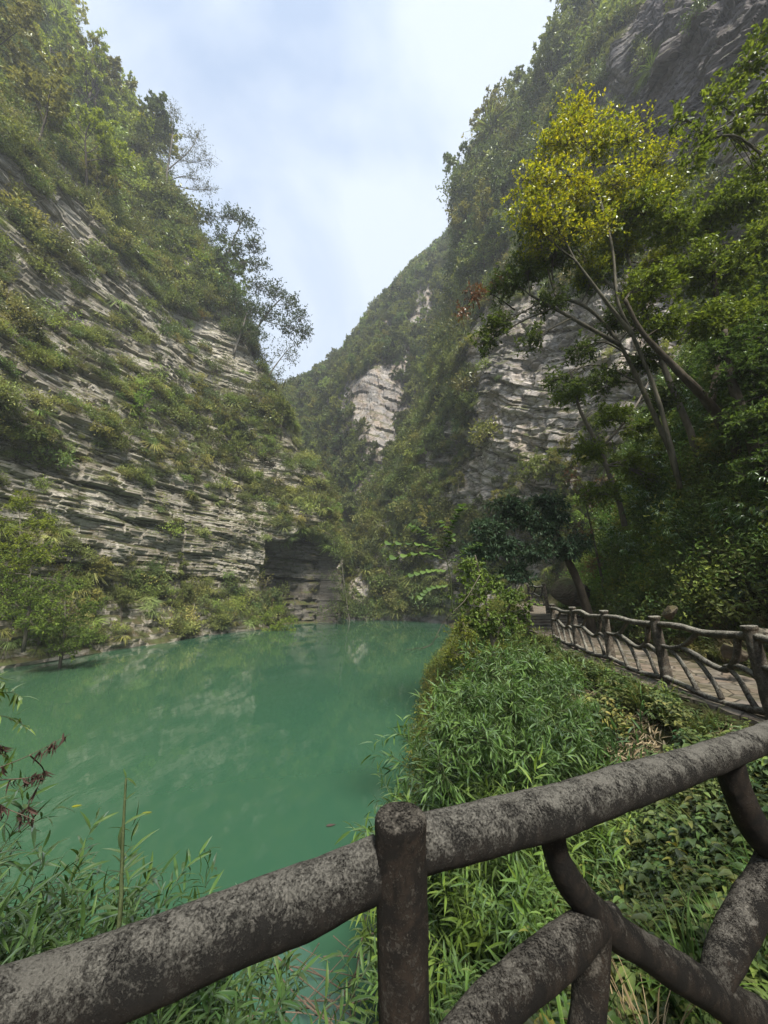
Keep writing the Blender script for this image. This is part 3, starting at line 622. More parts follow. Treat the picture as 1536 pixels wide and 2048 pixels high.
rgm = np.random.default_rng(7)
def scr_protos():
    """prototype bushes for the cliff scrub (instanced by the scrub objects)"""
    c = bpy.data.collections.new('scrub_plants'); k = 0
    for i in range(6):
        rg = np.random.default_rng(100 + i); mb = MB(); n = 420; d = rdir(rg, 26); d[:, 2] = abs(d[:, 2]) * .8; cen = d * rg.uniform(.35, 1.0, (26, 1)) * np.array([1, 1, .8])
        for q in cen[:12]: tube(mb, np.array([[0, 0, -.2], q * .5 + rg.normal(size=3) * .06, q]), [.02, .014, .006], 3, 1, cap=False)
        idx = rg.integers(0, 26, n); P = cen[idx] + rg.normal(size=(n, 3)) * .17; D = unit(P * .6 + rdir(rg, n))
        Lf = (.16 if i % 2 else .21) * rg.uniform(.6, 1.3, n); leaves(mb, P, D, UPV * .4 + rg.normal(size=(n, 3)) * .5, Lf, Lf * (.5 if i < 4 else .3), 'diamond')
        o = bpy.data.objects.new('a_bush_%d' % i, mb.mesh('a_bush', [LEAF_I, TWIG], False)); c.objects.link(o)
    for i in range(2):
        rg = np.random.default_rng(130 + i); mb = MB(); n = 110; a = rg.uniform(0, 6.28, n); P = np.stack([np.cos(a), np.sin(a), 0 * a], -1) * rg.uniform(0, .25, (n, 1))
        D = unit(np.stack([np.cos(a), np.sin(a), rg.uniform(.2, 1.4, n)], -1)); Lf = rg.uniform(.5, 1.0, n); leaves(mb, P, D, UPV + 0 * P, Lf, .05, 'diamond', 0, 1.1)
        o = bpy.data.objects.new('b_tuft_%d' % i, mb.mesh('b_tuft', [LEAF_I], False)); c.objects.link(o)
    for i in range(3):                       # twiggy, thinly leaved
        rg = np.random.default_rng(140 + i); mb = MB(); out = {'b': [], 't': []}
        for q in range(5): grow(rg, (0, 0, -.1), rdir(rg) * .6 + UPV, 1.5, .016, 0, dict(kids=(7,), t0=(.25,), ang=((25, 60),), ratio=(.45,), wander=(.15, .2), trop=(.03, .02), seg=(6, 4)), out)
        limbs_mesh(mb, out, 0, (3, 3, 3, 3), 1); twig_leaves(rg, mb, out['t'], 5, .13, .5)
        c.objects.link(bpy.data.objects.new('c_twiggy_%d' % i, mb.mesh('c_twiggy', [LEAF_I, M['bark_grey']], False)))
    return c
def wood_protos():
    c = bpy.data.collections.new('wood_plants')
    for i in range(4):
        rg = np.random.default_rng(200 + i); out = {'b': [], 't': []}; grow(rg, (0, 0, -.3), (0, 0, 1), 6.0, .10, 0, dict(CF_BROAD, kids=(9, 6, 4)), out)
        mb = MB(); limbs_mesh(mb, out, .02, m=1); twig_leaves(rg, mb, out['t'], 10, .38, .6); o = bpy.data.objects.new('wood_%d' % i, mb.mesh('wood', [LEAF_I, M['bark_grey']], False)); c.objects.link(o)
    return c
def scatter(name, P, rot, scl, idx, tint, coll, label):
    """one 'stuff' object: a point cloud mesh whose geometry nodes set a plant on every point"""
    me = bpy.data.meshes.new(name); n = len(P); me.vertices.add(n); me.vertices.foreach_set('co', np.asarray(P, np.float32).ravel())
    for nm, typ, arr, key in (('rot', 'FLOAT_VECTOR', rot, 'vector'), ('scl', 'FLOAT_VECTOR', scl, 'vector'), ('idx', 'INT', idx, 'value'), ('tint', 'FLOAT_COLOR', tint, 'color')):
        a = me.attributes.new(nm, typ, 'POINT'); a.data.foreach_set(key, np.asarray(arr, np.int32 if typ == 'INT' else np.float32).ravel())
    o = bpy.data.objects.new(name, me); col.objects.link(o)
    ng = bpy.data.node_groups.new(name, 'GeometryNodeTree')
    ng.interface.new_socket('Geometry', in_out='INPUT', socket_type='NodeSocketGeometry'); ng.interface.new_socket('Geometry', in_out='OUTPUT', socket_type='NodeSocketGeometry')
    gi, go = ng.nodes.new('NodeGroupInput'), ng.nodes.new('NodeGroupOutput'); ip = ng.nodes.new('GeometryNodeInstanceOnPoints'); ci = ng.nodes.new('GeometryNodeCollectionInfo')
    ci.inputs[0].default_value = coll; ci.inputs['Separate Children'].default_value = True; ci.inputs['Reset Children'].default_value = True; ip.inputs['Pick Instance'].default_value = True
    def attr(nm, typ):
        q = ng.nodes.new('GeometryNodeInputNamedAttribute'); q.data_type = typ; q.inputs['Name'].default_value = nm; return q.outputs['Attribute']
    ng.links.new(gi.outputs[0], ip.inputs['Points']); ng.links.new(ci.outputs[0], ip.inputs['Instance'])
    ng.links.new(attr('idx', 'INT'), ip.inputs['Instance Index']); ng.links.new(attr('rot', 'FLOAT_VECTOR'), ip.inputs['Rotation']); ng.links.new(attr('scl', 'FLOAT_VECTOR'), ip.inputs['Scale'])
    ng.links.new(ip.outputs[0], go.inputs[0]); md = o.modifiers.new('scatter', 'NODES'); md.node_group = ng
    return tag(o, label, None, None, 'stuff')
def tints(rg, n, base, var=.28, hue=.08):
    b = np.asarray(base, float); k = rg.integers(0, len(b), n); c = b[k] * (1 + rg.normal(size=(n, 1)) * var) * (1 + rg.normal(size=(n, 3)) * hue * np.array([1, .5, .6]))
    return np.concatenate([np.clip(c, .15, 4), np.ones((n, 1))], 1)

# how thickly the photographed walls are overgrown (regions found through the camera, applied to points on the real rock)
VEG = [(.10, [(160, 540), (270, 560), (390, 640), (480, 680), (550, 790), (480, 775), (330, 720), (160, 650)]),
       (.15, [(-200, 280), (0, 340), (110, 395), (250, 470), (180, 500), (0, 430), (-200, 380)]),
       (.08, [(0, 930), (200, 950), (420, 1000), (540, 1060), (548, 1175), (430, 1150), (300, 1120), (160, 1110), (120, 1040), (0, 1000)]),
       (.02, [(535, 1062), (620, 1070), (680, 1110), (685, 1250), (590, 1235), (540, 1190)]),
       (.04, [(935, 640), (1100, 600), (1340, 560), (1330, 830), (1180, 850), (1135, 930), (1040, 975), (985, 1010), (915, 1000), (950, 900), (945, 740)]),
       (.02, [(1215, 90), (1330, -60), (1800, -300), (1900, 300), (1560, 390), (1380, 370), (1280, 310), (1200, 220)]),
       (.05, [(735, 745), (815, 715), (812, 800), (780, 930), (765, 960), (715, 960), (738, 860)]),
       (.08, [(695, 770), (730, 760), (735, 830), (700, 810)])]
def veg_density(P, default, zones=()):
    px, py, dep = to_px(P); d = np.full(px.shape, default)
    px = px + 22 * vnoise(P[..., 0] / 3, P[..., 1] / 3, P[..., 2] / 3, 91); py = py + 22 * vnoise(P[..., 0] / 3, P[..., 1] / 3, P[..., 2] / 3, 92)
    for v, poly in list(zones) + VEG: d = np.where(inpoly(px, py, poly) & (dep > 1), v, d)
    return d, px, py, dep
def sample_cliff(rg, name, n, dens, zmin=0.3, zmax=400, maxd=170):
    G, nn = CLIFFS[name]; a = np.linalg.norm(G[1:, :-1] - G[:-1, :-1], axis=2) * np.linalg.norm(G[:-1, 1:] - G[:-1, :-1], axis=2)
    P = G[:-1, :-1].reshape(-1, 3); Nn = nn[:-1, :-1].reshape(-1, 3); px, py, dep = to_px(P)
    vis = (dep > 1) & (px > -260) & (px < 1800) & (py > -350) & (P[:, 2] > zmin) & (P[:, 2] < zmax) & (P[:, 1] < maxd)
    w_ = a.ravel() * vis * dens(P); cdf = np.cumsum(w_); i = np.searchsorted(cdf, rg.uniform(0, cdf[-1], n)); i = np.clip(i, 0, len(P) - 1)
    return P[i], Nn[i]
# ------------------------------------------------------------------ scrub on the rock walls
SCR = scr_protos(); WOOD = wood_protos()
def scrub(name, cliff_name, n, default, zones, seed, base, label, smin=.5, smax=1.3, zmin=.4, grassy=.25, out=.15):
    rg = np.random.default_rng(seed)
    def dens(P):
        d, px, py, dep = veg_density(P, default, zones); c = .5 + .8 * vnoise(P[:, 0] / 5, P[:, 1] / 5, P[:, 2] / 2.2, seed)
        return d * np.clip(c, .08, 1.2) ** 1.3
    P, nn = sample_cliff(rg, cliff_name, n, dens, zmin); dist = np.linalg.norm(P - CAM, axis=1)
    s = rg.uniform(smin, smax, n) * np.clip(dist / 55, .8, 2.0) * np.where(rg.uniform(size=n) < .12, 1.5, 1.0); P = P + nn * (out * s)[:, None]
    idx = np.where(rg.uniform(size=n) < grassy, rg.integers(6, 8, n), rg.integers(0, 6, n)); idx = np.where(rg.uniform(size=n) < .22, rg.integers(8, 11, n), idx)
    az = np.arctan2(nn[:, 1], nn[:, 0]); tilt = rg.uniform(.1, .6, n); rot = np.stack([0 * az, tilt, az], -1)
    rot[:, 2] += rg.normal(size=n) * .4
    scl = np.stack([s, s, s * rg.uniform(.8, 1.2, n)], -1)
    scatter(name, P, rot, scl, idx, tints(rg, n, base), SCR, label)
OL = [(1.15, 1.2, 1.0), (1.3, 1.3, 1.0), (1.45, 1.35, 1.1), (1.0, 1.1, 1.0), (1.4, 1.25, 1.15), (1.35, 1.5, 1.0), (.85, .95, .9)]
scrub('cliff_scrub', 'left_cliff', 19000, 1.0, [(.6, [(-100, 500), (150, 520), (560, 790), (600, 1000), (400, 1010), (0, 930), (-100, 900)]), (1.6, [(-300, 1100), (130, 1120), (540, 1180), (620, 1260), (300, 1300), (-300, 1420)])], 301, OL,
      'low olive scrub and hanging grass rooted on the ledges of the left cliff', .5, 1.35, zmin=.7)
scrub('cliff_scrub', 'right_cliff', 9000, .9, [(1.3, [(690, 1240), (700, 1000), (860, 780), (930, 600), (950, 900), (900, 1000), (870, 1240)]), (.9, [(1100, 860), (1350, 840), (1350, 1200), (1000, 1200)])], 302, [(1.0, 1.08, .85), (1.2, 1.25, .9), (.85, .95, .85), (1.3, 1.2, 1.0), (.7, .8, .78)],
      'dense green scrub rooted on the right canyon wall', .6, 1.6, zmin=.6)
def forest(name, cliff_name, n, default, seed, base, label, smin, smax):
    rg = np.random.default_rng(seed)
    dens = lambda P: veg_density(P, default, [(2.2, [(790, 540), (900, 500), (910, 700), (800, 712)])])[0] * np.clip(.6 + .6 * vnoise(P[:, 0] / 8, P[:, 1] / 8, P[:, 2] / 8, seed), .1, 1.2)
    P, nn = sample_cliff(rg, cliff_name, n, dens, .5, maxd=185); s = rg.uniform(smin, smax, n)
    rot = np.stack([rg.normal(size=n) * .12, rg.normal(size=n) * .12, rg.uniform(0, 6.28, n)], -1)
    scatter(name, P - UPV * (.9 * s)[:, None] + nn * .3, rot, np.stack([s, s, s], -1), rg.integers(0, 4, n), tints(rg, n, base, .3, .08), WOOD, label)
forest('far_wood', 'far_cliff', 5600, 1.0, 303, [(1.0, 1.05, .95), (.8, .9, .9), (1.3, 1.3, .9), (1.1, 1.15, 1.0)], 'far-off wood clothing the distant canyon wall and its crest', .45, 1.1)
forest('slope_wood', 'right_cliff', 1500, .9, 304, [(.9, 1.0, .9), (1.2, 1.25, .85), (.75, .85, .85), (1.3, 1.2, .85)], 'dense low wood matting the upper slopes of the right wall', .22, .5)
forest('slope_wood', 'left_cliff', 800, .0, 305, [(.9, 1.0, .9)], 'x', .2, .4) if False else None

# ------------------------------------------------------------------ single trees on the walls
PRO = []
for i, (cf, h, per, sz, asp) in enumerate([(CF_BROAD, 5.5, 13, .24, .55), (CF_BROAD, 5.0, 12, .22, .6), (CF_BROAD, 6.0, 12, .26, .5), (CF_SLIM, 7.0, 14, .22, .5), (CF_SLIM, 6.5, 12, .20, .55), (CF_LAYER, 5.0, 14, .24, .5), (CF_BARE, 7.5, 3.5, .16, .5)]):
    rg = np.random.default_rng(400 + i); PRO.append((cf, make_tree(['broadleaf_tree', 'broadleaf_tree', 'broadleaf_tree', 'slender_tree', 'slender_tree', 'layered_tree', 'bare_tree'][i], rg, h, cf, LEAF, M['bark_grey'] if i == 6 else M['bark_dark'], per, sz, asp, 'x')))
USED = set()
def put_tree(k, loc, scl, rz, tilt, color, label, group):
    src = PRO[k][1]; rot = (tilt[0], tilt[1], rz)
    if k not in USED:
        USED.add(k); src.location = loc; src.rotation_euler = rot; src.scale = (scl,) * 3; src['label'] = label; src['group'] = group; src.color = color
        for ch in src.children: ch.color = color
        return src
    return copy_thing(src, loc, rot, (scl,) * 3, label, group, color)
TONES = {'lime-green': (1.9, 2.0, .55, 1), 'yellow-green': (2.3, 2.0, .4, 1), 'mid-green': (1.15, 1.2, .9, 1), 'dark green': (.72, .85, .8, 1), 'olive': (1.4, 1.2, .9, 1), 'fresh green': (1.4, 1.8, 1.0, 1)}
def tree_zone(seed, cliff_name, n, poly, where, group, tones, kinds, smin, smax, sep=2.2, lean=.25, zmin=.5):
    rg = np.random.default_rng(seed)
    def dens(P):
        px, py, dep = to_px(P); return inpoly(px, py, poly) * 1.0 * (veg_density(P, 1.0)[0] > .2)
    P, nn = sample_cliff(rg, cliff_name, n * 5, dens, zmin); keep = []
    for i in range(len(P)):
        if len(keep) >= n: break
        if all(np.linalg.norm(P[i] - P[j]) > sep for j in keep): keep.append(i)
    for i in keep:
        tn = tones[rg.integers(len(tones))]; c = np.array(TONES[tn]); c[:3] *= rg.uniform(.85, 1.15); k = kinds[rg.integers(len(kinds))]
        kind_word = {0: 'bushy tree', 1: 'bushy tree', 2: 'bushy tree', 3: 'slender tree', 4: 'slender tree', 5: 'spreading tree', 6: 'nearly bare tree'}[k]
        o = nn[i]; tl = rg.uniform(0, lean); s = rg.uniform(smin, smax)
        put_tree(k, P[i] - UPV * .2 + o * .35 * s, s, rg.uniform(0, 6.28), (-o[1] * tl, o[0] * tl), c, '%s %s %s' % (tn, kind_word, where), group)
tree_zone(501, 'left_cliff', 84, [(-250, -300), (180, -120), (260, 160), (330, 300), (250, 420), (100, 400), (-250, 300)], 'in the wood high on the upper left cliff', 'trees in the wood high on the upper left cliff', ['lime-green', 'lime-green', 'mid-green', 'olive', 'yellow-green', 'dark green', 'lime-green'], [0, 1, 2, 3], 1.7, 2.9, 3.8)
tree_zone(502, 'left_cliff', 40, [(180, 300), (330, 300), (520, 560), (600, 760), (520, 760), (420, 620), (180, 500)], 'on the brow of the left cliff below the upper wood', 'trees along the brow of the left cliff', ['mid-green', 'dark green', 'olive', 'lime-green'], [0, 1, 2, 3, 5], 1.1, 1.8, 3.0)
tree_zone(503, 'left_cliff', 30, [(-100, 560), (150, 650), (540, 830), (640, 1000), (500, 1040), (200, 930), (-100, 900)], 'growing from a ledge half way up the left cliff', 'small trees on the ledges of the left cliff', ['olive', 'mid-green', 'fresh green', 'olive'], [1, 3, 5], .6, 1.1, 3.0)
tree_zone(504, 'left_cliff', 26, [(-200, 1130), (560, 1170), (640, 1240), (300, 1290), (-200, 1400)], 'leaning over the water at the foot of the left cliff', 'bushy trees at the foot of the left cliff', ['mid-green', 'dark green', 'olive'], [0, 1, 2, 5], .5, .9, 1.8, .4, .8)
tree_zone(505, 'right_cliff', 60, [(900, 420), (1100, 100), (1200, -200), (1330, -150), (1200, 100), (1170, 350), (1000, 560), (930, 620)], 'on the skyline slope of the right canyon wall', 'trees on the skyline slope of the right wall', ['mid-green', 'dark green', 'dark green', 'olive'], [0, 1, 2, 3], 1.2, 2.2, 3.2)
tree_zone(506, 'right_cliff', 42, [(690, 1235), (700, 1000), (860, 780), (900, 640), (960, 700), (930, 900), (900, 1000), (870, 1235)], 'on the wooded lower slope at the head of the pool', 'trees on the wooded slope at the head of the pool', ['mid-green', 'olive', 'fresh green', 'dark green'], [0, 1, 3, 5], .55, 1.0, 2.4)
tree_zone(507, 'right_cliff', 22, [(1080, 880), (1330, 850), (1330, 1080), (1100, 1120), (1000, 1040)], 'below the pale rock face of the right wall', 'bushy trees below the pale rock face', ['mid-green', 'olive', 'fresh green'], [0, 1, 5], .5, .8, 1.8)
# skyline trees that stand out one by one
def sky_tree(k, px, py, y, s, tn, label, group=None, tilt=(0, 0), rz=1.0):
    c = np.array(TONES[tn]); b = None
    for nm in ('left_cliff', 'right_cliff'):
        G = CLIFFS[nm][0].reshape(-1, 3); qx, qy, qd = to_px(G); m_ = (np.hypot(qx - px, qy - py) < 14) & (qd > 1)
        if m_.any():
            q = G[m_][np.argmin(qd[m_])]; b = q if b is None or q[1] < b[1] else b
    put_tree(k, b, s, rz, tilt, c, label, group)
sky_tree(1, 575, 880, 60, 1.3, 'mid-green', 'rounded green tree filling the foot of the sky gap', None, (0, .1), 5.4)
sky_tree(0, 650, 1085, 60, 1.2, 'fresh green', 'fresh green tree standing clear at the end of the left cliff above the dark recess', None, (0, .25), 2.0)
sky_tree(1, 990, 520, 54, 1.3, 'lime-green', 'bright green rounded tree on the right slope beside the yellow tree', None, (0, -.1), 2.0)
for k in range(7):
    if k not in USED:
        for c in list(PRO[k][1].children): bpy.data.objects.remove(c)
        bpy.data.objects.remove(PRO[k][1])
# ------------------------------------------------------------------ the right hillside: undergrowth, ferns, bamboo, trees
def near_protos():
    c = bpy.data.collections.new('undergrowth_plants')
    for i in range(5):                       # leafy bushes
        rg = np.random.default_rng(600 + i); mb = MB(); k = 22; d = rdir(rg, k); d[:, 2] = abs(d[:, 2]) * .9; cen = d * rg.uniform(.3, .8, (k, 1))
        for q in cen[:14]: tube(mb, np.array([[0, 0, -.2], q * .5 + rg.normal(size=3) * .05, q]), [.012, .008, .004], 3, 1, cap=False)
        n = 620; idx = rg.integers(0, k, n); P = cen[idx] + rg.normal(size=(n, 3)) * .12; D = unit(P * .7 + rdir(rg, n) + UPV * -.15)
        Lf = (.085, .11, .075, .13, .10)[i] * rg.uniform(.6, 1.3, n); leaves(mb, P, D, UPV * .7 + rg.normal(size=(n, 3)) * .4, Lf, Lf * (.5, .45, .6, .2, .35)[i], 'diamond')
        c.objects.link(bpy.data.objects.new('a_bush_%d' % i, mb.mesh('a_bush', [LEAF_NEAR_I, TWIG], False)))
    for i in range(3):                       # low herbs
        rg = np.random.default_rng(620 + i); mb = MB()
        for q in range(16):
            b = np.array([*rg.normal(size=2) * .12, 0]); tip = b + np.array([*rg.normal(size=2) * .10, rg.uniform(.12, .34)]); tube(mb, np.array([b, (b + tip) / 2 + rg.normal(size=3) * .01, tip]), [.003, .002, .0015], 3, 1, cap=False)
            m_ = 8; u = rg.uniform(.35, 1, m_)[:, None]; a = rg.uniform(0, 6.28, m_); P = b + (tip - b) * u; D = np.stack([np.cos(a), np.sin(a), rg.uniform(-.1, .5, m_)], -1)
            Lf = rg.uniform(.05, .085, m_); leaves(mb, P, D, UPV, Lf, Lf * (.5, .38, .7)[i], ('ovate', 'lance', 'heart')[i], 0, .4)
        c.objects.link(bpy.data.objects.new('b_herb_%d' % i, mb.mesh('b_herb', [LEAF_NEAR_I, GREENSTEM], True)))
    for i in range(2):                       # grass
        rg = np.random.default_rng(640 + i); mb = MB(); blades(rg, mb, 34, .22, .55, .008, .14); c.objects.link(bpy.data.objects.new('c_grass_%d' % i, mb.mesh('c_grass', [LEAF_NEAR_I] if i == 0 else [STRAW], False)))
    return c
def blades(rg, mb, n, l0, l1, w, spread=.06, m=0, arch=1.0):
    a = rg.uniform(0, 6.28, n); b = np.stack([np.cos(a), np.sin(a), 0 * a], -1) * rg.uniform(0, spread, (n, 1)); az = a + rg.normal(size=n) * .7
    h = np.stack([np.cos(az), np.sin(az), 0 * az], -1); Ln = rg.uniform(l0, l1, n); k = 7; t = np.linspace(0, 1, k); lean = rg.uniform(.25, .95, n) * arch
    ang = np.cumsum(np.concatenate([np.zeros((n, 1)), (lean[:, None] * 2.2 * t[1:][None] ** .8) / (k - 1) * 2], 1), 1) + .12
    st = (Ln / (k - 1))[:, None, None] * (h[:, None] * np.sin(ang)[..., None] + UPV * np.cos(ang)[..., None]); P = b[:, None] + np.concatenate([np.zeros((n, 1, 3)), np.cumsum(st[:, :-1], 1)], 1)
    S = np.cross(h, UPV)[:, None] * (w * rg.uniform(.6, 1.4, n)[:, None] * (1 - t ** 2.2)[None] + .0006)[..., None]
    V = np.stack([P - S, P + S], 2).reshape(n, -1, 3); f0 = np.arange(k - 1)[:, None] * 2 + np.array([0, 1, 3, 2])[None]; f = (np.arange(n)[:, None, None] * 2 * k + f0[None]).reshape(-1, 4); mb.add(V.reshape(-1, 3), f, m)
UND = near_protos()
def ground_normal(x, y, e=.15):
    gx_ = (terrain(x + e, y) - terrain(x - e, y)) / (2 * e); gy_ = (terrain(x, y + e) - terrain(x, y - e)) / (2 * e); return unit(np.stack([-gx_, -gy_, np.ones_like(gx_)], -1))
def ground_scatter(name, n, xr, yr, cond, seed, idxs, smin, smax, base, label, tiltk=.5):
    rg = np.random.default_rng(seed); x = rg.uniform(*xr, n * 6); y = rg.uniform(*yr, n * 6); z = terrain(x, y); k = cond(x, y, z, rg); x, y, z = x[k][:n], y[k][:n], z[k][:n]; n = len(x)
    nn = ground_normal(x, y); az = np.arctan2(nn[:, 1], nn[:, 0]); tilt = np.arccos(np.clip(nn[:, 2], 0, 1)) * tiltk
    rot = np.stack([rg.normal(size=n) * .15, tilt, az + rg.normal(size=n) * .4], -1); s = rg.uniform(smin, smax, n)
    scatter(name, np.stack([x, y, z], -1), rot, np.stack([s, s, s], -1), rg.choice(idxs, n), tints(rg, n, base, .2, .12), UND, label)
hillc = lambda x, y, z, rg: inpoly(x, y, INNER + [(27, 300), (300, 300), (300, -300), (2.3, -300)])
def hill_cond(x, y, z, rg):
    di = poly_dist(x, y, INNER); cave = (z < 4.9) & (y < 9); return hillc(x, y, z, rg) & (di > .9) & (z < 24) & ~(cave & (rg.uniform(size=len(x)) < .85))
DG = [(1.45, 1.55, 1.2), (1.15, 1.25, 1.1), (1.8, 1.75, 1.1), (1.5, 1.75, 1.2), (.95, 1.05, 1.0)]
ground_scatter('hillside_undergrowth', 2600, (6.5, 17), (3, 27), hill_cond, 701, [0, 1, 2, 3, 3, 4], .6, 1.35, DG, 'dark leafy undergrowth covering the steep hillside above the path', .75)
ground_scatter('pathside_herbs', 1500, (6.2, 10), (3, 20), lambda x, y, z, rg: hillc(x, y, z, rg) & (poly_dist(x, y, INNER) > .35) & (poly_dist(x, y, INNER) < 2.0), 702, [5, 6, 7, 8, 9], .45, .95, [(1.2, 1.1, .7), (.9, .8, .6), (1.3, 1.0, .7)], 'small herbs and dry grass at the foot of the hillside', .4)
def bank(x, y, z): return (z > .12) & ~inpoly(x, y, PLAT + [(22, 300), (300, 300), (300, -300), (-300, -300), (-300, 1.35)])
ground_scatter('bank_herbs', 4600, (-3.0, 4.6), (1.4, 10), lambda x, y, z, rg: bank(x, y, z) & ((x < 0) | (y > .514 * (x - .135) + 1.163 + .4)) & ((y < 4) | (poly_dist(x, y, PLAT) > .3)) & (np.hypot(x, y - 1) > 1.0) & ~((abs(x + .35) < .7) & ((y > 2.3) | (rg.uniform(size=len(x)) < .75))) & ~((x > 2.55) & (y > 4.6) & (y < 7.8) & (rg.uniform(size=len(x)) < .8)) & ((y < 4.2) | (vnoise(x * 1.1, y * 1.1, x * 0, 7) > -.15)) & (rg.uniform(size=len(x)) < 5.5 / (3 + y)), 703, [5, 5, 5, 6, 6, 7, 7, 7, 8], .6, 1.2, [(1.0, 1.0, .8), (.75, .85, .75), (1.35, 1.2, .8), (.9, 1.05, .8), (.6, .68, .6)], 'mixed low herbs, fern and grass covering the bank below the railing', .35)
ground_scatter('kerb_creepers', 420, (3.0, 6.0), (3.3, 13), lambda x, y, z, rg: bank(x, y, z) & (poly_dist(x, y, PLAT) < .28) & (vnoise(x * 1.5, y * 1.5, x * 0, 9) > -.35), 708, [5, 6, 7, 5, 8], .5, 1.0, [(.9, 1.0, .7), (.7, .8, .6), (1.1, .95, .7)], 'creepers and moss clinging along the stone edge of the path', .2)
ground_scatter('bank_bushes', 520, (-.5, 9), (7.5, 46), lambda x, y, z, rg: bank(x, y, z) & (z < 3.6) & (poly_dist(x, y, PLAT) > .35) & ((y > 11) | (poly_dist(x, y, SHORE) < 2.2)), 704, [0, 1, 2, 3, 4], .7, 1.35, [(1.2, 1.1, .8), (1.4, 1.25, .8), (.9, 1.0, .8), (1.5, 1.2, .9)], 'tangled bushes and creepers covering the bank down to the water', .5)
ground_scatter('shore_growth', 500, (-24, -.8), (1.8, 6.5), lambda x, y, z, rg: bank(x, y, z), 705, [0, 1, 3, 4, 5, 6], .4, .8, DG, 'low growth along the near shore on the left', .4)

# dry bamboo leaves lying on the bank below the path
rg = np.random.default_rng(720); n = 2600; x = np.concatenate([rg.normal(3.25, .5, n // 2), rg.uniform(2.2, 4.2, n // 2)]); y = np.concatenate([rg.normal(6.3, .7, n // 2), rg.uniform(3.8, 8.6, n // 2)]); z = terrain(x, y)
k = bank(x, y, z); x, y, z = x[k], y[k], z[k]; nn = ground_normal(x, y); mb = MB(); a = rg.uniform(0, 6.28, len(x)); D = unit(np.cross(nn, np.stack([np.cos(a), np.sin(a), 0 * a], -1)) + nn * rg.normal(size=(len(x), 1)) * .2)
leaves(mb, np.stack([x, y, z], -1) + nn * rg.uniform(.01, .07, (len(x), 1)), D, nn + rg.normal(size=(len(x), 3)) * .3, rg.uniform(.06, .22, len(x)), rg.uniform(.008, .028, len(x)), 'lance', 0, .15)
tag(mb.build('leaf_litter', [STRAW], smoothed=False), 'fallen dry bamboo leaves and sheaths strewn on the bank below the path', kind='stuff')
rg = np.random.default_rng(721); n = 900; x = rg.uniform(-3.5, 4.6, n); y = rg.uniform(1.5, 9, n); z = terrain(x, y); k = bank(x, y, z); x, y, z = x[k], y[k], z[k]; n = len(x)
mb = MB(); a = rg.uniform(0, 6.28, n); D = np.stack([np.cos(a), np.sin(a), rg.uniform(-.1, .7, n)], -1); Lf = rg.uniform(.08, .35, n); leaves(mb, np.stack([x, y, z + .02], -1), D, UPV + rg.normal(size=(n, 3)) * .3, Lf, rg.uniform(.004, .02, n), 'lance', 0, .5)
tag(mb.build('dead_grass', [STRAW], smoothed=False), 'thin dead stalks and grass scattered through the bank herbs', kind='stuff')

# ------------------------------------------------------------------ individual plants
def willow_shrub(rg, label, h=1.3, stems=13, leaf=.105, kidsf=1.0, mat=None, spread=.45, shape='lance', asp=.17):
    t = empty('willow_leaved_shrub', (0, 0, 0), label, 'shrub'); ms = MB(); ml = MB()
    for s in range(stems):
        a = rg.uniform(0, 6.28); d = unit(np.array([math.cos(a) * spread, math.sin(a) * spread, 1])); out = {'b': [], 't': []}
        grow(rg, (math.cos(a) * .08, math.sin(a) * .08, -.1), d, h * rg.uniform(.65, 1.15), .007, 0, dict(kids=(7 * kidsf,), t0=(.25,), ang=((25, 55),), ratio=(.38,), wander=(.09, .12), trop=(-.012, .02), seg=(12, 6), tipshort=.5), out)
        for pts, rad, lev in out['b']:
            tube(ms, pts, rad, 5 if lev == 0 else 3, 0, cap=False)
            sl_ = np.linalg.norm(pts[-1] - pts[0]); n = int(sl_ / .026); n = max(3, n); u = np.linspace(.25 if lev == 0 else .08, 1, n) * (len(pts) - 1); q = np.minimum(u.astype(int), len(pts) - 2)
            P = pts[q] + (pts[q + 1] - pts[q]) * (u - q)[:, None]; dd = unit(pts[q + 1] - pts[q]); az = np.arange(n) * 2.4 + rg.uniform(0, 6); s1 = unit(np.cross(dd, UPV + .01)); s2 = np.cross(dd, s1)
            D = dd * .75 + (s1 * np.cos(az)[:, None] + s2 * np.sin(az)[:, None]) * .8 + UPV * -.05 + rg.normal(size=(n, 3)) * .12
            Lf = leaf * rg.uniform(.6, 1.2, n); leaves(ml, P, D, UPV * .8 + rg.normal(size=(n, 3)) * .3, Lf, Lf * asp, shape, 0, .35)
    ms.build('stems', GREENSTEM, t); ml.build('leaves', mat or LEAF_NEAR, t); return t
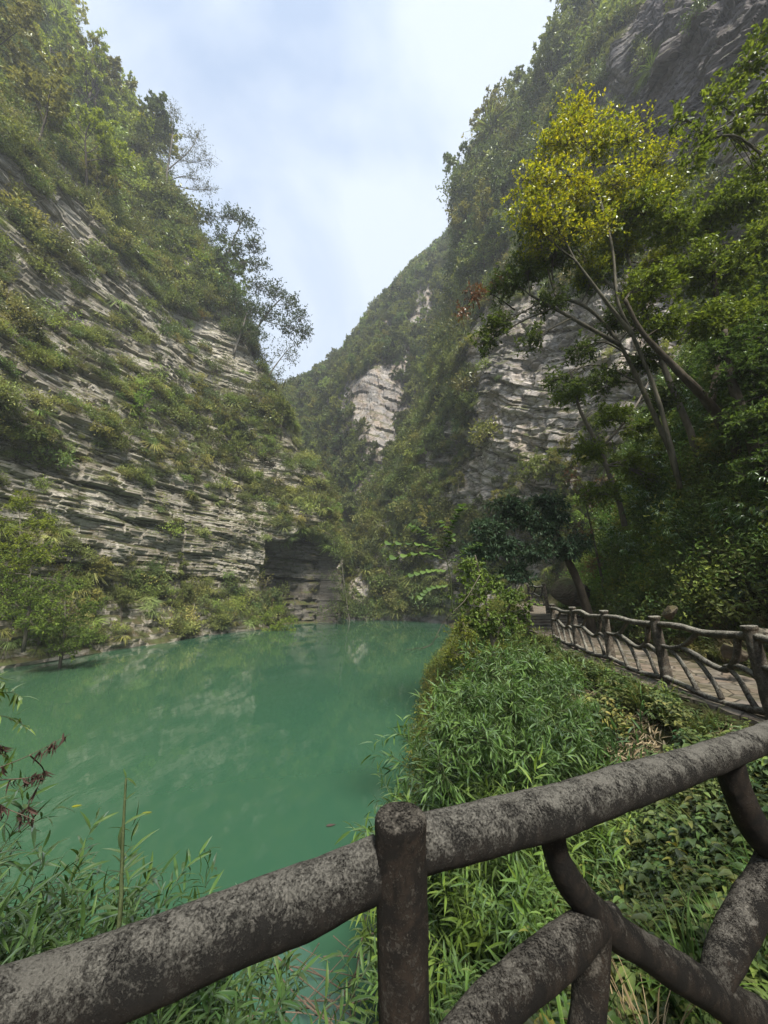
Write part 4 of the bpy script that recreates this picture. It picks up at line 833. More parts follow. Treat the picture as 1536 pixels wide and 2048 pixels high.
def herb(rg, label, stems=9, h=.45, leaf=.085, asp=.45, shape='ovate', name='broad_leaved_herb'):
    t = empty(name, (0, 0, 0), label, 'plant'); ms = MB(); ml = MB()
    for s in range(stems):
        a = rg.uniform(0, 6.28); r0 = rg.uniform(0, .16); b = np.array([math.cos(a) * r0, math.sin(a) * r0, -.05]); d = unit(np.array([math.cos(a) * .35, math.sin(a) * .35, 1])); hh = h * rg.uniform(.6, 1.15)
        pts = [b]
        for i in range(8): d = unit(d + rg.normal(size=3) * .08 + UPV * .03); pts.append(pts[-1] + d * hh / 8)
        pts = np.array(pts); tube(ms, pts, np.linspace(.0035, .0018, 9), 5, 0, cap=False)
        for i in range(3, 9):
            m_ = 2 if i < 7 else 4; az = i * 1.57 + np.arange(m_) * (6.283 / m_) + rg.normal(size=m_) * .2; D = np.stack([np.cos(az), np.sin(az), np.full(m_, .25 if i < 7 else .45)], -1); Lf = leaf * rg.uniform(.75, 1.15, m_) * (.7 + .45 * min(1, (i - 2) / 4)) * (0.8 if i == 8 else 1)
            leaves(ml, pts[i] + 0 * D, D, UPV + rg.normal(size=(m_, 3)) * .15, Lf, Lf * asp, shape, 0, .38, .2)
    ms.build('stems', GREENSTEM, t); ml.build('leaves', LEAF_NEAR, t); return t
def grass_tuft(rg, label, mat, n=60, l0=.35, l1=.75, w=.006, name='grass_tuft', cat='grass tuft', arch=1.0):
    mb = MB(); blades(rg, mb, n, l0, l1, w, .07, 0, arch); o = mb.build(name, mat, smoothed=False); tag(o, label, cat); return o
def fern(rg, label, fr=9, Lf=.55):
    t = empty('fern', (0, 0, 0), label, 'fern'); ms = MB()
    for s in range(fr):
        a = s * 2.4 + rg.uniform(0, .5); h = np.array([math.cos(a), math.sin(a), 0]); k = 16; u = np.linspace(0, 1, k); L_ = Lf * rg.uniform(.7, 1.1); pts = h[None] * (L_ * .8 * u)[:, None] + UPV[None] * (L_ * (.75 * u - .75 * u ** 2.3))[:, None]; mb = MB(); tube(mb, pts, np.linspace(.003, .001, k), 4, 0, cap=False)
        T = unit(np.gradient(pts, axis=0)); S = unit(np.cross(T, UPV))
        for sg in (-1, 1):
            uu = np.linspace(.15, .99, 26); P = np.stack([np.interp(uu, u, pts[:, i]) for i in range(3)], -1); TT = np.stack([np.interp(uu, u, T[:, i]) for i in range(3)], -1); SS = np.stack([np.interp(uu, u, S[:, i]) for i in range(3)], -1)
            ll = L_ * .30 * np.sin(np.pi * (uu ** .8) * .93 + .12); leaves(mb, P, SS * sg + TT * .35 + UPV * -.1, np.cross(SS, TT), ll, ll * .22 + .004, 'lance', 0, .2)
        mb.build('frond', LEAF_NEAR, t, smoothed=False)
    return t
def bamboo(rg, label, culms=5, h=2.2, leaf=.17):
    t = empty('bamboo_clump', (0, 0, 0), label, 'bamboo'); ms = MB(); ml = MB()
    for s in range(culms):
        a = rg.uniform(0, 6.28); d = unit(np.array([math.cos(a) * .4, math.sin(a) * .4, 1])); out = {'b': [], 't': []}
        grow(rg, (math.cos(a) * .1, math.sin(a) * .1, -.1), d, h * rg.uniform(.7, 1.1), .008, 0, dict(kids=(11,), t0=(.3,), ang=((35, 65),), ratio=(.24,), wander=(.05, .12), trop=(-.05, -.06), seg=(14, 5)), out)
        for pts, rad, lev in out['b']: tube(ms, pts, rad, 4, 0, cap=False)
        for pts in out['t']:
            for e in (-1, -2, -3):
                n = 5; dd = unit(pts[-1] - pts[0]); D = dd[None] * .6 + rdir(rg, n) * .6 + UPV * -.45; Lf = leaf * rg.uniform(.6, 1.1, n); leaves(ml, np.repeat(pts[e][None], n, 0), D, UPV + rg.normal(size=(n, 3)) * .3, Lf, Lf * .14, 'lance', 0, .35)
    ms.build('culms', GREENSTEM, t); ml.build('leaves', LEAF_NEAR, t, smoothed=False); return t
def place(src, first, x, y, label, group=None, rz=0., s=1., color=(1, 1, 1, 1), dz=0., tilt=(0, 0)):
    z = float(terrain(np.array([x]), np.array([y]))[0]) + dz
    if first:
        src.location = (x, y, z); src.rotation_euler = (tilt[0], tilt[1], rz); src.scale = (s,) * 3; src['label'] = label; src.color = color
        if group: src['group'] = group
        for c in src.children: c.color = color
        return src
    return copy_thing(src, (x, y, z), (tilt[0], tilt[1], rz), (s,) * 3, label, group, color)
class Kit:
    def __init__(me, protos): me.p = protos; me.used = [False] * len(protos)
    def put(me, k, *a, **kw):
        k = k % len(me.p); o = place(me.p[k], not me.used[k], *a, **kw); me.used[k] = True; return o
    def clean(me):
        for p, u in zip(me.p, me.used):
            if not u:
                for c in list(p.children): bpy.data.objects.remove(c)
                bpy.data.objects.remove(p)
rg = np.random.default_rng(800)
WS = Kit([willow_shrub(np.random.default_rng(810 + i), 'x', 1.25 + .1 * i, 15 + i, leaf=.145, asp=.15) for i in range(4)])
gl_ = 'narrow-leaved shrubs below the left part of the near railing'
for i, (x, y, s, c) in enumerate([(-.85, 2.15, .9, (1, 1.1, 1, 1)), (-.98, 2.75, 1.0, (.9, 1.1, 1, 1)), (-1.2, 2.45, .95, (1.1, 1.15, 1, 1)), (-2.25, 2.05, 1.0, (1, 1.1, 1, 1)), (-1.75, 2.0, .95, (.9, 1.1, 1, 1)), (-1.35, 1.95, .8, (1, 1.1, 1, 1)), (-2.9, 2.4, 1.05, (.9, 1.05, 1, 1)), (-2.0, 2.6, 1.0, (1, 1.1, 1, 1)), (-1.05, 1.75, .55, (.95, 1.1, 1, 1)), (-1.5, 1.75, .72, (.8, 1.0, 1, 1)), (-2.0, 1.9, .78, (.9, 1.05, 1, 1)), (-1.25, 2.2, .82, (.9, 1.1, 1, 1)), (-1.8, 2.35, .85, (.8, 1.0, .95, 1)), (-2.5, 2.2, .85, (.9, 1.05, 1, 1)), (-2.4, 2.8, .8, (1., 1.1, 1, 1)), (-1.5, 2.8, .85, (1., 1.1, .9, 1)), (-1.25, 2.65, .78, (.85, 1.0, .95, 1)), (-3.1, 2.6, .9, (.9, 1.1, 1, 1)), (-2.9, 1.9, .8, (.9, 1.1, 1, 1))]):
    WS.put(i, x, y, 'dark narrow-leaved shrub in the thicket below the left railing', gl_, rz=i * 1.7, s=s * .98, color=tuple(np.array(c) * .78))
gl_ = 'narrow-leaved shrubs on the bank between the near railing and the path'
spots = [(.55, 4.6, 1.0), (.95, 4.1, .9), (1.3, 4.7, 1.15), (.85, 5.3, 1.2), (1.65, 4.2, .85), (1.85, 5.0, 1.05), (1.4, 5.7, 1.35), (2.25, 4.7, .75), (2.2, 5.7, 1.05), (1.8, 6.4, 1.35), (2.6, 6.4, 1.0), (2.3, 7.2, 1.25), (2.95, 7.2, .9), (1.7, 7.3, 1.4), (2.8, 8.1, 1.15), (3.4, 8.1, .75), (2.2, 8.4, 1.4), (3.5, 9.3, .85), (2.9, 9.5, 1.15), (1.8, 9.4, 1.35), (3.9, 10.5, .75), (3.3, 10.7, 1.1), (2.5, 10.7, 1.2), (1.2, 6.6, 1.3), (.75, 6.0, 1.1), (1.2, 8.0, 1.3)]
for i, (x, y, s) in enumerate(spots):
    WS.put(i + 1, x, y, 'green willow-leaved shrub in the bright thicket on the bank', gl_, rz=i * 2.1, s=s * (1.15 if y < 7.5 else .9), color=tuple(np.array(((1.35, 1.3, .95, 1), (1.1, 1.2, .95, 1), (1.7, 1.6, .9, 1), (.8, .95, .85, 1), (1.3, 1.4, 1.0, 1))[i % 5]) * (1 if y < 7.5 else .8)))
HB = Kit([herb(np.random.default_rng(830 + i), 'x', 9 + 2 * i, .42, (.085, .095, .075)[i], (.42, .36, .5)[i]) for i in range(3)])
for i in range(64):
    x = rg.uniform(.55, 3.6); y = rg.uniform(1.75, 4.2)
    if y < .514 * (x - .135) + 1.163 + .38 or not bank(np.array([x]), np.array([y]), terrain(np.array([x]), np.array([y])))[0]: continue
    br = x > 1.15
    HB.put(i, x, y, 'bright green broad-leaved herb behind the near railing' if br else 'dull green herb beside the railing post', 'broad-leaved herbs behind the near railing' if br else 'herbs beside the railing post', rz=rg.uniform(0, 6), s=rg.uniform(.5, .8) if br else rg.uniform(.5, .9), color=(1.9, 1.9, .9, 1) if br else (1.0, 1.15, .95, 1))
GT = Kit([grass_tuft(np.random.default_rng(850), 'x', LEAF_NEAR, 46, .35, .8, .007), grass_tuft(np.random.default_rng(851), 'x', STRAW, 40, .35, .75, .005), grass_tuft(np.random.default_rng(852), 'x', LEAF_NEAR, 30, .5, 1.0, .010)])
for i in range(46):
    x = rg.uniform(.4, 3.4); y = max(rg.uniform(1.7, 5.0), .514 * (x - .135) + 1.163 + .35); k = int(rg.integers(0, 3))
    if not bank(np.array([x]), np.array([y]), terrain(np.array([x]), np.array([y])))[0]: continue
    w_ = ('green', 'straw-coloured', 'long-bladed')[k]
    GT.put(k, x, y, '%s grass tuft on the bank behind the near railing' % w_, '%s grass tufts on the bank' % w_, rz=rg.uniform(0, 6), s=rg.uniform(.45, .8) * (.7 if k == 1 else 1), color=(1.2, 1.3, .9, 1))
for i in range(20):
    GT.put(1, rg.uniform(.25, 1.2), rg.uniform(1.8, 3.2), 'dry straw-coloured tuft right of the railing post', 'dry tufts right of the railing post', rz=rg.uniform(0, 6), s=rg.uniform(.45, .8))
for i in range(16):
    x = rg.uniform(-3.4, -.9); y = rg.uniform(1.75, 2.8)
    GT.put(2, x, y, 'broad-bladed dark grass tuft among the shrubs below the left railing', 'broad-bladed grass tufts below the left railing', rz=rg.uniform(0, 6), s=rg.uniform(.7, 1.1), color=(.8, 1.05, .95, 1))
FN = Kit([fern(np.random.default_rng(860), 'x', 9, .5), fern(np.random.default_rng(861), 'x', 7, .6)])
for i, (x, y, s) in enumerate([(2.7, 3.6, .7), (2.2, 3.3, .6), (3.2, 4.1, .7)]): FN.put(i, x, y, 'small fern on the bank just beyond the right end of the near rail', 'small ferns beyond the right end of the near rail', rz=i * 2, s=s, color=(1.3, 1.4, .9, 1))
for i, (x, y) in enumerate([(7.5, 5.2), (7.7, 6.0), (7.8, 7.0), (7.9, 8.2), (8.2, 9.3), (8.4, 6.6), (8.3, 5.4), (8.6, 7.6), (8.0, 4.6), (8.8, 8.8)]):
    FN.put(i, x, y, 'drooping fern hanging from the shady foot of the hillside', 'ferns on the shady hillside above the path', rz=i * 2, s=rg.uniform(1.0, 1.6), color=(.75, .9, .8, 1), tilt=(0, -.6))
BB = Kit([bamboo(np.random.default_rng(870 + i), 'x', 5 + i, 2.0, .17) for i in range(3)])
for i in range(34):
    y = rg.uniform(3.8, 18); di = rg.uniform(1.5, 4.6); x = float(np.interp(y, [p[1] for p in INNER[2:]], [p[0] for p in INNER[2:]])) + di
    BB.put(i, x, y, 'arching bamboo spray with long drooping leaves on the dark hillside', 'bamboo sprays on the hillside above the path', rz=rg.uniform(0, 6), s=rg.uniform(.6, 1.15), color=((1.2, 1.35, 1.1, 1), (1.6, 1.6, 1.1, 1), (1.0, 1.15, 1.0, 1))[i % 3], tilt=(0, -.35))
for k_ in (WS, HB, GT, FN, BB): k_.clean()

# tall bare stem standing up from the left thicket
P = np.array([at(238, 1850, 1.75), at(243, 1750, 1.78), at(247, 1650, 1.8), at(252, 1556, 1.82)]); b0 = P[0] - UPV * .5; t = empty('seedling', b0, 'single thin dark stem with a few leaves standing above the left thicket', 'plant')
mb = MB(b0); tube(mb, catmull(np.concatenate([[b0], P]), 30), np.linspace(.010, .004, 30), 6, rough=.1); mb.build('stem', GREENSTEM, t)
mb = MB(b0); rg = np.random.default_rng(880); q = np.array([P[2] * .95 + P[3] * .05, P[2], P[3], P[3], P[2] * .5 + P[3] * .5, P[1]]); leaves(mb, q, [(-.15, 0, -1), (.7, 0, .5), (.8, .3, -.5), (-.3, 0, 1), (.6, .2, .7), (.8, 0, .9)], np.array([[0, -1, .2], [.3, -.5, 1], [0, -.4, 1], [1, -.5, 0], [-.4, -.8, .6], [-.5, -.4, .8]]), [.13, .10, .06, .04, .05, .11], [.022, .014, .012, .008, .01, .016], 'lance', 0, .3); mb.build('leaves', LEAF_NEAR, t)
# withered twig with curled brown leaves reaching in from the left
t = empty('withered_branch', at(-60, 1560, 1.7), 'withered twig with curled dark brown leaves reaching in at the left edge', 'branch'); b0 = at(-60, 1560, 1.7); mb = MB(b0); ml = MB(b0); rg = np.random.default_rng(881)
for lst in ([(-60, 1560), (0, 1535), (60, 1510), (140, 1468)], [(0, 1560), (60, 1555), (85, 1545)], [(-30, 1600), (20, 1620), (70, 1640)], [(60, 1510), (88, 1545), (60, 1600), (55, 1625)], [(-60, 1470), (-20, 1480), (10, 1500)]):
    P = catmull(np.array([at(px, py, 1.7 + .1 * rg.normal()) for px, py in lst]), 22); tube(mb, P, np.linspace(.0028, .001, 22), 5)
    for g_ in range(7):
        i = rg.integers(4, 22); m_ = 5; leaves(ml, P[i] + rg.normal(size=(m_, 3)) * .006, np.array([0, 0, -1.0]) + rg.normal(size=(m_, 3)) * .35, rg.normal(size=(m_, 3)), rg.uniform(.025, .05, m_), rg.uniform(.005, .010, m_), 'lance', 0, .8)
mb.build('twigs', TWIG, t); ml.build('leaves', DEAD, t)
# fine green sprays at the left edge
t = empty('leafy_spray', at(-120, 1420, 2.3), 'pale green leafy spray entering at the left edge above the withered twig', 'branch'); b0 = at(-120, 1420, 2.3); mb = MB(b0); ml = MB(b0)
for lst in ([(-120, 1420), (-40, 1390), (20, 1385), (45, 1395)], [(-100, 1450), (-20, 1430), (30, 1440), (50, 1455)], [(-90, 1380), (-30, 1355), (10, 1365)], [(-100, 1500), (-20, 1490), (20, 1520)]):
    P = catmull(np.array([at(px, py, 2.3 + .1 * rg.normal()) for px, py in lst]), 22); tube(mb, P, np.linspace(.003, .001, 22), 5); n = 22; D = unit(np.gradient(P, axis=0)) * .6 + rdir(rg, n) * .6; leaves(ml, P, D, UPV + rg.normal(size=(n, 3)) * .3, rg.uniform(.05, .09, n), rg.uniform(.01, .018, n), 'lance', 0, .4)
mb.build('twigs', GREENSTEM, t); ml.build('leaves', LEAF_NEAR, t).color = (1.4, 1.3, .8, 1)
# dead brushwood standing in the shallow water under the rail
t = MB(); rg = np.random.default_rng(882)
for i in range(70):
    a = np.array([rg.uniform(-1.2, .8), rg.uniform(3.9, 6.0), rg.uniform(-.05, .9)]); d = unit(rg.normal(size=3) * np.array([1, .7, .45])); Ln = rg.uniform(.5, 1.6); k = np.linspace(-.5, .5, 8)[:, None]; P = a + d * k * Ln + rg.normal(size=3) * .15 * (k ** 2); P[:, 2] = np.maximum(P[:, 2], -.1 + 0 * P[:, 2]); tube(t, P, np.linspace(.010, .004, 8) * rg.uniform(.5, 1.3), 4, cap=False)
tag(t.build('brushwood', TWIG), 'tangle of bare brown brushwood in the shallow water under the rail', 'brushwood')
# leaves afloat
for i, (px, py) in enumerate([(143, 1613), (283, 1627), (652, 1652), (895, 1262)]):
    p = atz(px, py, 0.012); mb = MB(p); leaves(mb, p[None], np.array([[1, .3, .02]]), UPV, [.22 if i < 3 else .5], [.09 if i < 3 else .2], 'ovate', 0, .02, .05); o = mb.build('floating_leaf', [YELLOW if i != 2 else DEAD]); o.location = p
    tag(o, ['small yellow leaf floating at the far left of the pool', 'yellow leaf floating above the left thicket', 'tiny dark leaf floating left of the railing post', 'yellow leaf floating under the overhanging bush'][i], 'leaf')

# ------------------------------------------------------------------ trees built limb by limb
def blob_tree(name, seed, label, trunk, blobs, leaf, bark, size=.10, aspect=.5, per=9, kind='diamond', limbr=.03, twl=.32, droop=.25, group=None, cat='tree', hang=0.0, color=None, dens=1.0, up=.6, ground=True, spread=.9):
    rg = np.random.default_rng(seed); T = [[at(px, py, y) for px, py, y, r in tr] for tr in trunk]; Rr = [[r for px, py, y, r in tr] for tr in trunk]
    b0 = T[0][0].copy(); t = empty(name, b0, label, cat, group); mt = MB(b0); ml = MB(b0); lines = []
    for tp, rr in zip(T, Rr):
        P = catmull(np.array(tp), 40); r_ = catmull(np.array(rr), 40)
        if ground and tp is T[0]: P = np.concatenate([[P[0] + (P[0] - P[3]) * .6 - UPV * .5], P]); r_ = np.concatenate([[r_[0] * 1.1], r_])
        tube(mt, P, r_, 12, rough=.18, seed=seed, freq=5); lines.append(P)
    for bi, (px, py, y, R_, k, sq) in enumerate(blobs):
        c = at(px, py, y); allp = np.concatenate([l[len(l) // 4:] for l in lines]); dd = np.linalg.norm(allp - c, axis=1) + 1.2 * np.clip(allp[:, 2] - c[2], 0, None); a = allp[np.argmin(dd)]
        mid = (a + c) / 2 + rdir(rg) * .12 * np.linalg.norm(c - a) + UPV * .08 * np.linalg.norm(c - a); LP = catmull(np.array([a, mid, c]), 12); lr = min(limbr, .012 * np.linalg.norm(c - a) + .012); tube(mt, LP, np.linspace(lr, lr * .35, 12), 7, cap=False, rough=.1, seed=bi)
        k = int(k * dens)
        for j in range(k):
            q = c + rdir(rg) * R_ * rg.uniform(.25, 1.05) * np.array([1, 1, sq]); s = LP[rg.integers(4, 12)]; m2 = (s + q) / 2 + rdir(rg) * .1 * R_; BP = catmull(np.array([s, m2, q]), 7); tube(mt, BP, np.linspace(lr * .35, .004, 7), 4, cap=False)
            tw = []
            for w in range(5):
                d = unit((q - c) * .5 / R_ + rdir(rg) * .8 + UPV * .1); st_ = BP[rg.integers(3, 7)]; l_ = twl * rg.uniform(.6, 1.3); tp = np.array([st_, st_ + d * l_ * .5, st_ + d * l_ + UPV * -.06 * l_]); tube(mt, tp, [.004, .003, .0015], 3, cap=False); tw.append(tp)
            twig_leaves(rg, ml, tw, per, size, aspect, kind, spread, droop, up=up, hang=hang)
    mt.build('trunk', bark, t); o = ml.build('crown', leaf, t, smoothed=False)
    if color: o.color = color
    return t
LN = leaf_mat('leaf_canopy', [(0.055, 0.080, 0.028), (0.095, 0.132, 0.038), (0.145, 0.185, 0.048), (0.20, 0.24, 0.060)], 0.38, 0.08, tint='object', clump=.6, rough=.42)
LG = leaf_mat('leaf_glossy', [(0.02, 0.040, 0.022), (0.035, 0.065, 0.036), (0.06, 0.10, 0.055), (0.09, 0.14, 0.075)], 0.15, 0.30, tint='none', clump=.6, rough=.35)
# the yellow-crowned tree
blob_tree('yellow_crowned_tree', 901, 'slender tree with a bright yellow-green crown rising above the path on the right', [[(1345, 905, 9.6, .06), (1310, 780, 9.5, .054), (1265, 670, 9.4, .046), (1235, 600, 9.3, .04), (1225, 500, 9.2, .038), (1200, 400, 9.1, .04), (1175, 300, 9.0, .02)], [(1265, 670, 9.4, .06), (1210, 600, 9.2, .045), (1150, 520, 9.0, .03)]],
          [(1160, 225, 9.0, .65, 15, 1.0), (1110, 290, 8.9, .8, 16, .8), (1195, 290, 9.1, .9, 17, .8), (1270, 270, 9.2, .7, 11, .8), (1070, 370, 8.8, .8, 14, .7), (1150, 380, 9.0, .95, 16, .8), (1050, 430, 8.9, .6, 10, .7), (1240, 370, 9.2, .9, 14, .7), (1310, 330, 9.3, .7, 11, .7), (1100, 440, 8.9, .7, 10, .7), (1190, 460, 9.1, .7, 9, .7), (1280, 420, 9.2, .7, 9, .7)], YELLOW, M['bark_pale'], .10, .6, 8, 'diamond', spread=1.1, dens=2.3, twl=.5)
blob_tree('broadleaf_tree', 902, 'dark small-leaved forked tree spreading left in front of the pale rock face', [[(1340, 900, 10.5, .075), (1290, 790, 10.4, .065), (1240, 690, 10.3, .055), (1180, 620, 10.2, .048), (1110, 590, 10.0, .04)], [(1240, 690, 10.3, .07), (1150, 640, 10.1, .05), (1060, 590, 9.9, .03)]],
          [(1050, 540, 10, .85, 16, .7), (1120, 500, 10, .9, 18, .7), (1180, 560, 10.2, .8, 14, .7), (1000, 570, 9.9, .6, 10, .6), (1100, 600, 10, .7, 10, .6), (1230, 480, 10.4, .9, 16, .8), (1080, 450, 10, .8, 13, .7), (985, 650, 9.9, .5, 9, .8), (1160, 700, 10.2, .6, 9, .6), (1240, 640, 10.3, .7, 18, .7), (1290, 720, 10.4, .7, 16, .7), (1330, 800, 10.4, .7, 14, .7), (1200, 760, 10.2, .6, 12, .7), (1310, 650, 10.2, .7, 14, .7), (1110, 760, 10.2, .5, 6, .6), (1060, 680, 10.1, .5, 6, .6), (960, 690, 10.0, .35, 6, .9)], LN, M['bark_pale'], .11, .5, 10, dens=1.8, spread=1.0, color=(.75, .8, .8, 1))
blob_tree('russet_bush', 903, 'sprig of russet withered leaves hanging left of the forked tree', [[(1030, 620, 10.3, .02), (985, 590, 10.2, .015), (945, 590, 10.1, .01)]], [(950, 590, 10.1, .35, 9, .8), (925, 625, 10.1, .25, 5, .9), (985, 560, 10.1, .3, 5, .8)], RUSSET, M['bark_dark'], .10, .35, 9, cat='bush', ground=False, twl=.25, hang=.5)
blob_tree('broadleaf_tree', 913, 'olive-green tree filling the space under the bright yellow crown', [[(1380, 860, 10.2, .09), (1330, 740, 10.2, .08), (1290, 620, 10.2, .06), (1250, 500, 10.1, .04), (1220, 430, 10.0, .03)], [(1290, 620, 10.2, .05), (1210, 560, 10.1, .04), (1130, 470, 10.0, .025)]],
          [(1090, 470, 9.9, .7, 26, .7), (1160, 460, 10, .8, 30, .7), (1240, 500, 10.1, .8, 30, .7), (1300, 430, 10.2, .8, 28, .7), (1340, 370, 10.2, .7, 24, .7), (1220, 400, 10, .7, 24, .7), (1180, 540, 10, .6, 18, .7), (1270, 590, 10.2, .7, 22, .7), (1050, 520, 9.9, .5, 12, .7), (1330, 520, 10.2, .7, 20, .7)], LN, M['bark_grey'], .10, .55, 9, dens=1.5, color=(1.7, 1.5, .55, 1), spread=1.0)
# dark trunks and the heavy canopy on the right
blob_tree('canopy_tree', 904, 'large dark-trunked tree whose canopy fills the right edge above the hillside', [[(1475, 900, 9.0, .14), (1420, 810, 9.0, .12), (1350, 735, 8.9, .09), (1285, 665, 8.8, .06), (1250, 600, 8.7, .05)], [(1420, 810, 9.0, .10), (1440, 700, 9.0, .08), (1430, 560, 9.0, .06), (1420, 440, 9.0, .04)]],
          [(1430, 430, 9, 1.0, 22, .7), (1340, 450, 9, .9, 20, .7), (1500, 400, 8.8, 1.0, 24, .7), (1380, 540, 9, 1.0, 22, .7), (1480, 530, 8.8, 1.1, 26, .7), (1310, 570, 9, .8, 16, .7), (1260, 430, 9.2, .8, 15, .7), (1560, 480, 8.8, 1.1, 24, .7), (1420, 640, 8.8, .9, 18, .7), (1510, 640, 8.6, 1.0, 22, .7), (1330, 650, 9, .6, 10, .6)], LN, M['bark_dark'], .12, .5, 10, dens=2.2, color=(1.35, 1.35, .85, 1))
blob_tree('canopy_tree', 905, 'second dark tree with drooping foliage lower on the right edge', [[(1530, 960, 8.0, .12), (1490, 840, 8.0, .11), (1460, 750, 8.0, .09), (1450, 660, 8.0, .05)]],
          [(1500, 740, 7.8, .9, 20, .7), (1560, 680, 7.8, 1.0, 22, .7), (1540, 830, 7.6, .9, 20, .7), (1450, 700, 8.0, .7, 12, .7), (1600, 780, 7.6, .9, 18, .7), (1480, 860, 8, .6, 9, .6), (1560, 940, 7.4, .7, 14, .7)], LN, M['bark_dark'], .11, .45, 10, dens=2.0, color=(.7, .85, .85, 1))
blob_tree('leafy_branch', 906, 'bright round-leaved branches hanging in from the top right corner', [[(1680, 330, 5.6, .03), (1600, 250, 5.6, .025), (1500, 230, 5.6, .018), (1400, 280, 5.6, .010)], [(1600, 250, 5.6, .02), (1540, 150, 5.6, .015), (1480, 120, 5.6, .008)]],
          [(1490, 140, 5.6, .38, 8, .6), (1530, 200, 5.6, .42, 9, .6), (1440, 200, 5.6, .3, 6, .5), (1400, 275, 5.6, .28, 5, .5), (1480, 260, 5.5, .4, 7, .5), (1370, 330, 5.6, .2, 3, .5), (1540, 330, 5.5, .4, 8, .6), (1350, 240, 5.7, .18, 3, .5), (1520, 70, 5.7, .3, 5, .5)], LN, M['bark_pale'], .085, .7, 7, 'ovate', dens=1.6, cat='branch', ground=False, twl=.28, color=(1.25, 1.25, .95, 1), spread=.8)
blob_tree('broadleaf_tree', 907, 'mid-green tree with horizontal sprays low in front of the pale rock face', [[(1240, 1010, 13.5, .09), (1200, 900, 13.4, .08), (1160, 820, 13.3, .06), (1140, 740, 13.2, .04)], [(1200, 900, 13.4, .05), (1260, 830, 13.4, .04), (1300, 760, 13.4, .03)]],
          [(1150, 790, 13.3, 1.0, 16, .5), (1220, 830, 13.4, 1.1, 18, .5), (1300, 860, 13.4, 1.0, 16, .5), (1180, 900, 13.2, 1.0, 16, .5), (1270, 930, 13.2, 1.1, 18, .5), (1360, 900, 13.2, 1.0, 14, .5), (1330, 980, 12.8, 1.0, 16, .5), (1200, 990, 13, .9, 14, .5)], LN, M['bark_grey'], .14, .45, 10, dens=1.8, color=(1.2, 1.25, .95, 1))
blob_tree('russet_bush', 908, 'reddish-brown withered bush standing behind the dark overhanging tree', [[(1210, 1190, 15.5, .05), (1190, 1090, 15.5, .04), (1170, 1000, 15.4, .02)]], [(1180, 1000, 15.4, .7, 12, 1.0), (1160, 1070, 15.3, .7, 13, 1.0), (1185, 1130, 15.3, .6, 10, 1.0), (1150, 950, 15.5, .5, 7, .8), (1220, 960, 15.5, .5, 6, .8)], RUSSET, M['bark_pale'], .09, .3, 8, cat='bush')
blob_tree('overhanging_tree', 909, 'dark glossy evergreen with a black trunk leaning over the far end of the path', [[(1180, 1240, 13.6, .16), (1165, 1190, 13.5, .15), (1145, 1140, 13.4, .13), (1120, 1105, 13.2, .10), (1060, 1095, 13.0, .06), (1000, 1090, 12.8, .03)], [(1145, 1140, 13.4, .09), (1110, 1060, 13.3, .06), (1060, 1030, 13.2, .04)]],
          [(1040, 1030, 12.6, .9, 22, .45), (975, 1055, 12.4, .8, 18, .4), (1100, 1045, 12.8, .9, 22, .45), (1000, 1095, 12.4, .8, 20, .35), (1065, 1105, 12.6, .8, 18, .35), (1125, 1100, 12.9, .8, 18, .45), (955, 1105, 12.4, .5, 10, .4), (1040, 1150, 12.5, .6, 12, .35), (1095, 1005, 12.8, .7, 12, .4), (1160, 1090, 13, .6, 12, .5), (1010, 1010, 12.5, .6, 10, .4)], LG, M['bark_dark'], .15, .36, 11, dens=1.7, spread=.7, up=1.0)
blob_tree('creeper_bush', 910, 'bush draped in creepers on the bank left of the far end of the path', [[(985, 1290, 10.5, .05), (975, 1220, 10.5, .04), (960, 1150, 10.5, .03), (950, 1110, 10.5, .02)], [(985, 1290, 10.5, .04), (1020, 1210, 10.6, .03), (1040, 1170, 10.7, .02)]],
          [(940, 1130, 10.5, .55, 12, .7), (980, 1170, 10.4, .6, 14, .7), (930, 1190, 10.3, .5, 12, .8), (1020, 1190, 10.6, .55, 12, .7), (960, 1240, 10.2, .55, 13, .8), (1010, 1250, 10.3, .5, 12, .8), (920, 1250, 10.1, .4, 8, .9), (1050, 1230, 11, .45, 8, .8)], LN, M['bark_pale'], .085, .75, 8, 'heart', color=(.95, 1.08, .82, 1), twl=.25, hang=.35)
blob_tree('creeper_bush', 911, 'straggling olive bush at the water edge below the creeper-draped one', [[(945, 1330, 9.2, .03), (935, 1280, 9.2, .02), (925, 1240, 9.2, .015)]], [(930, 1265, 9.2, .4, 10, .9), (915, 1310, 9.0, .4, 9, .8), (960, 1310, 9.0, .4, 9, .8)], LN, M['bark_pale'], .075, .5, 9, color=(1.3, 1.15, .8, 1), twl=.25)
blob_tree('bamboo_like_bush', 914, 'big rounded feathery light-green bush on the bank between the water and the path', [[(1030, 1560, 5.6, .02), (1030, 1480, 5.6, .016), (1030, 1400, 5.8, .01)], [(1030, 1560, 5.6, .015), (950, 1470, 5.4, .012), (920, 1420, 5.4, .008)], [(1030, 1560, 5.6, .015), (1100, 1450, 5.8, .012), (1130, 1390, 6.0, .008)]],
          [(925, 1400, 5.6, .42, 15, .8), (985, 1340, 6.2, .5, 18, .7), (1060, 1325, 6.4, .5, 18, .7), (1125, 1370, 6.2, .45, 15, .7), (1010, 1420, 5.5, .5, 18, .8), (895, 1470, 5.1, .36, 12, .8), (1090, 1440, 5.6, .45, 15, .8), (1160, 1450, 5.8, .35, 10, .8), (960, 1490, 5.0, .42, 14, .8), (1050, 1510, 5.1, .4, 13, .8), (880, 1540, 4.7, .26, 7, .8)], LEAF_NEAR, GREENSTEM, .13, .16, 9, 'lance', .012, .28, .35, cat='bush', color=(1.2, 1.3, 1.1, 1), spread=.75, hang=.15)
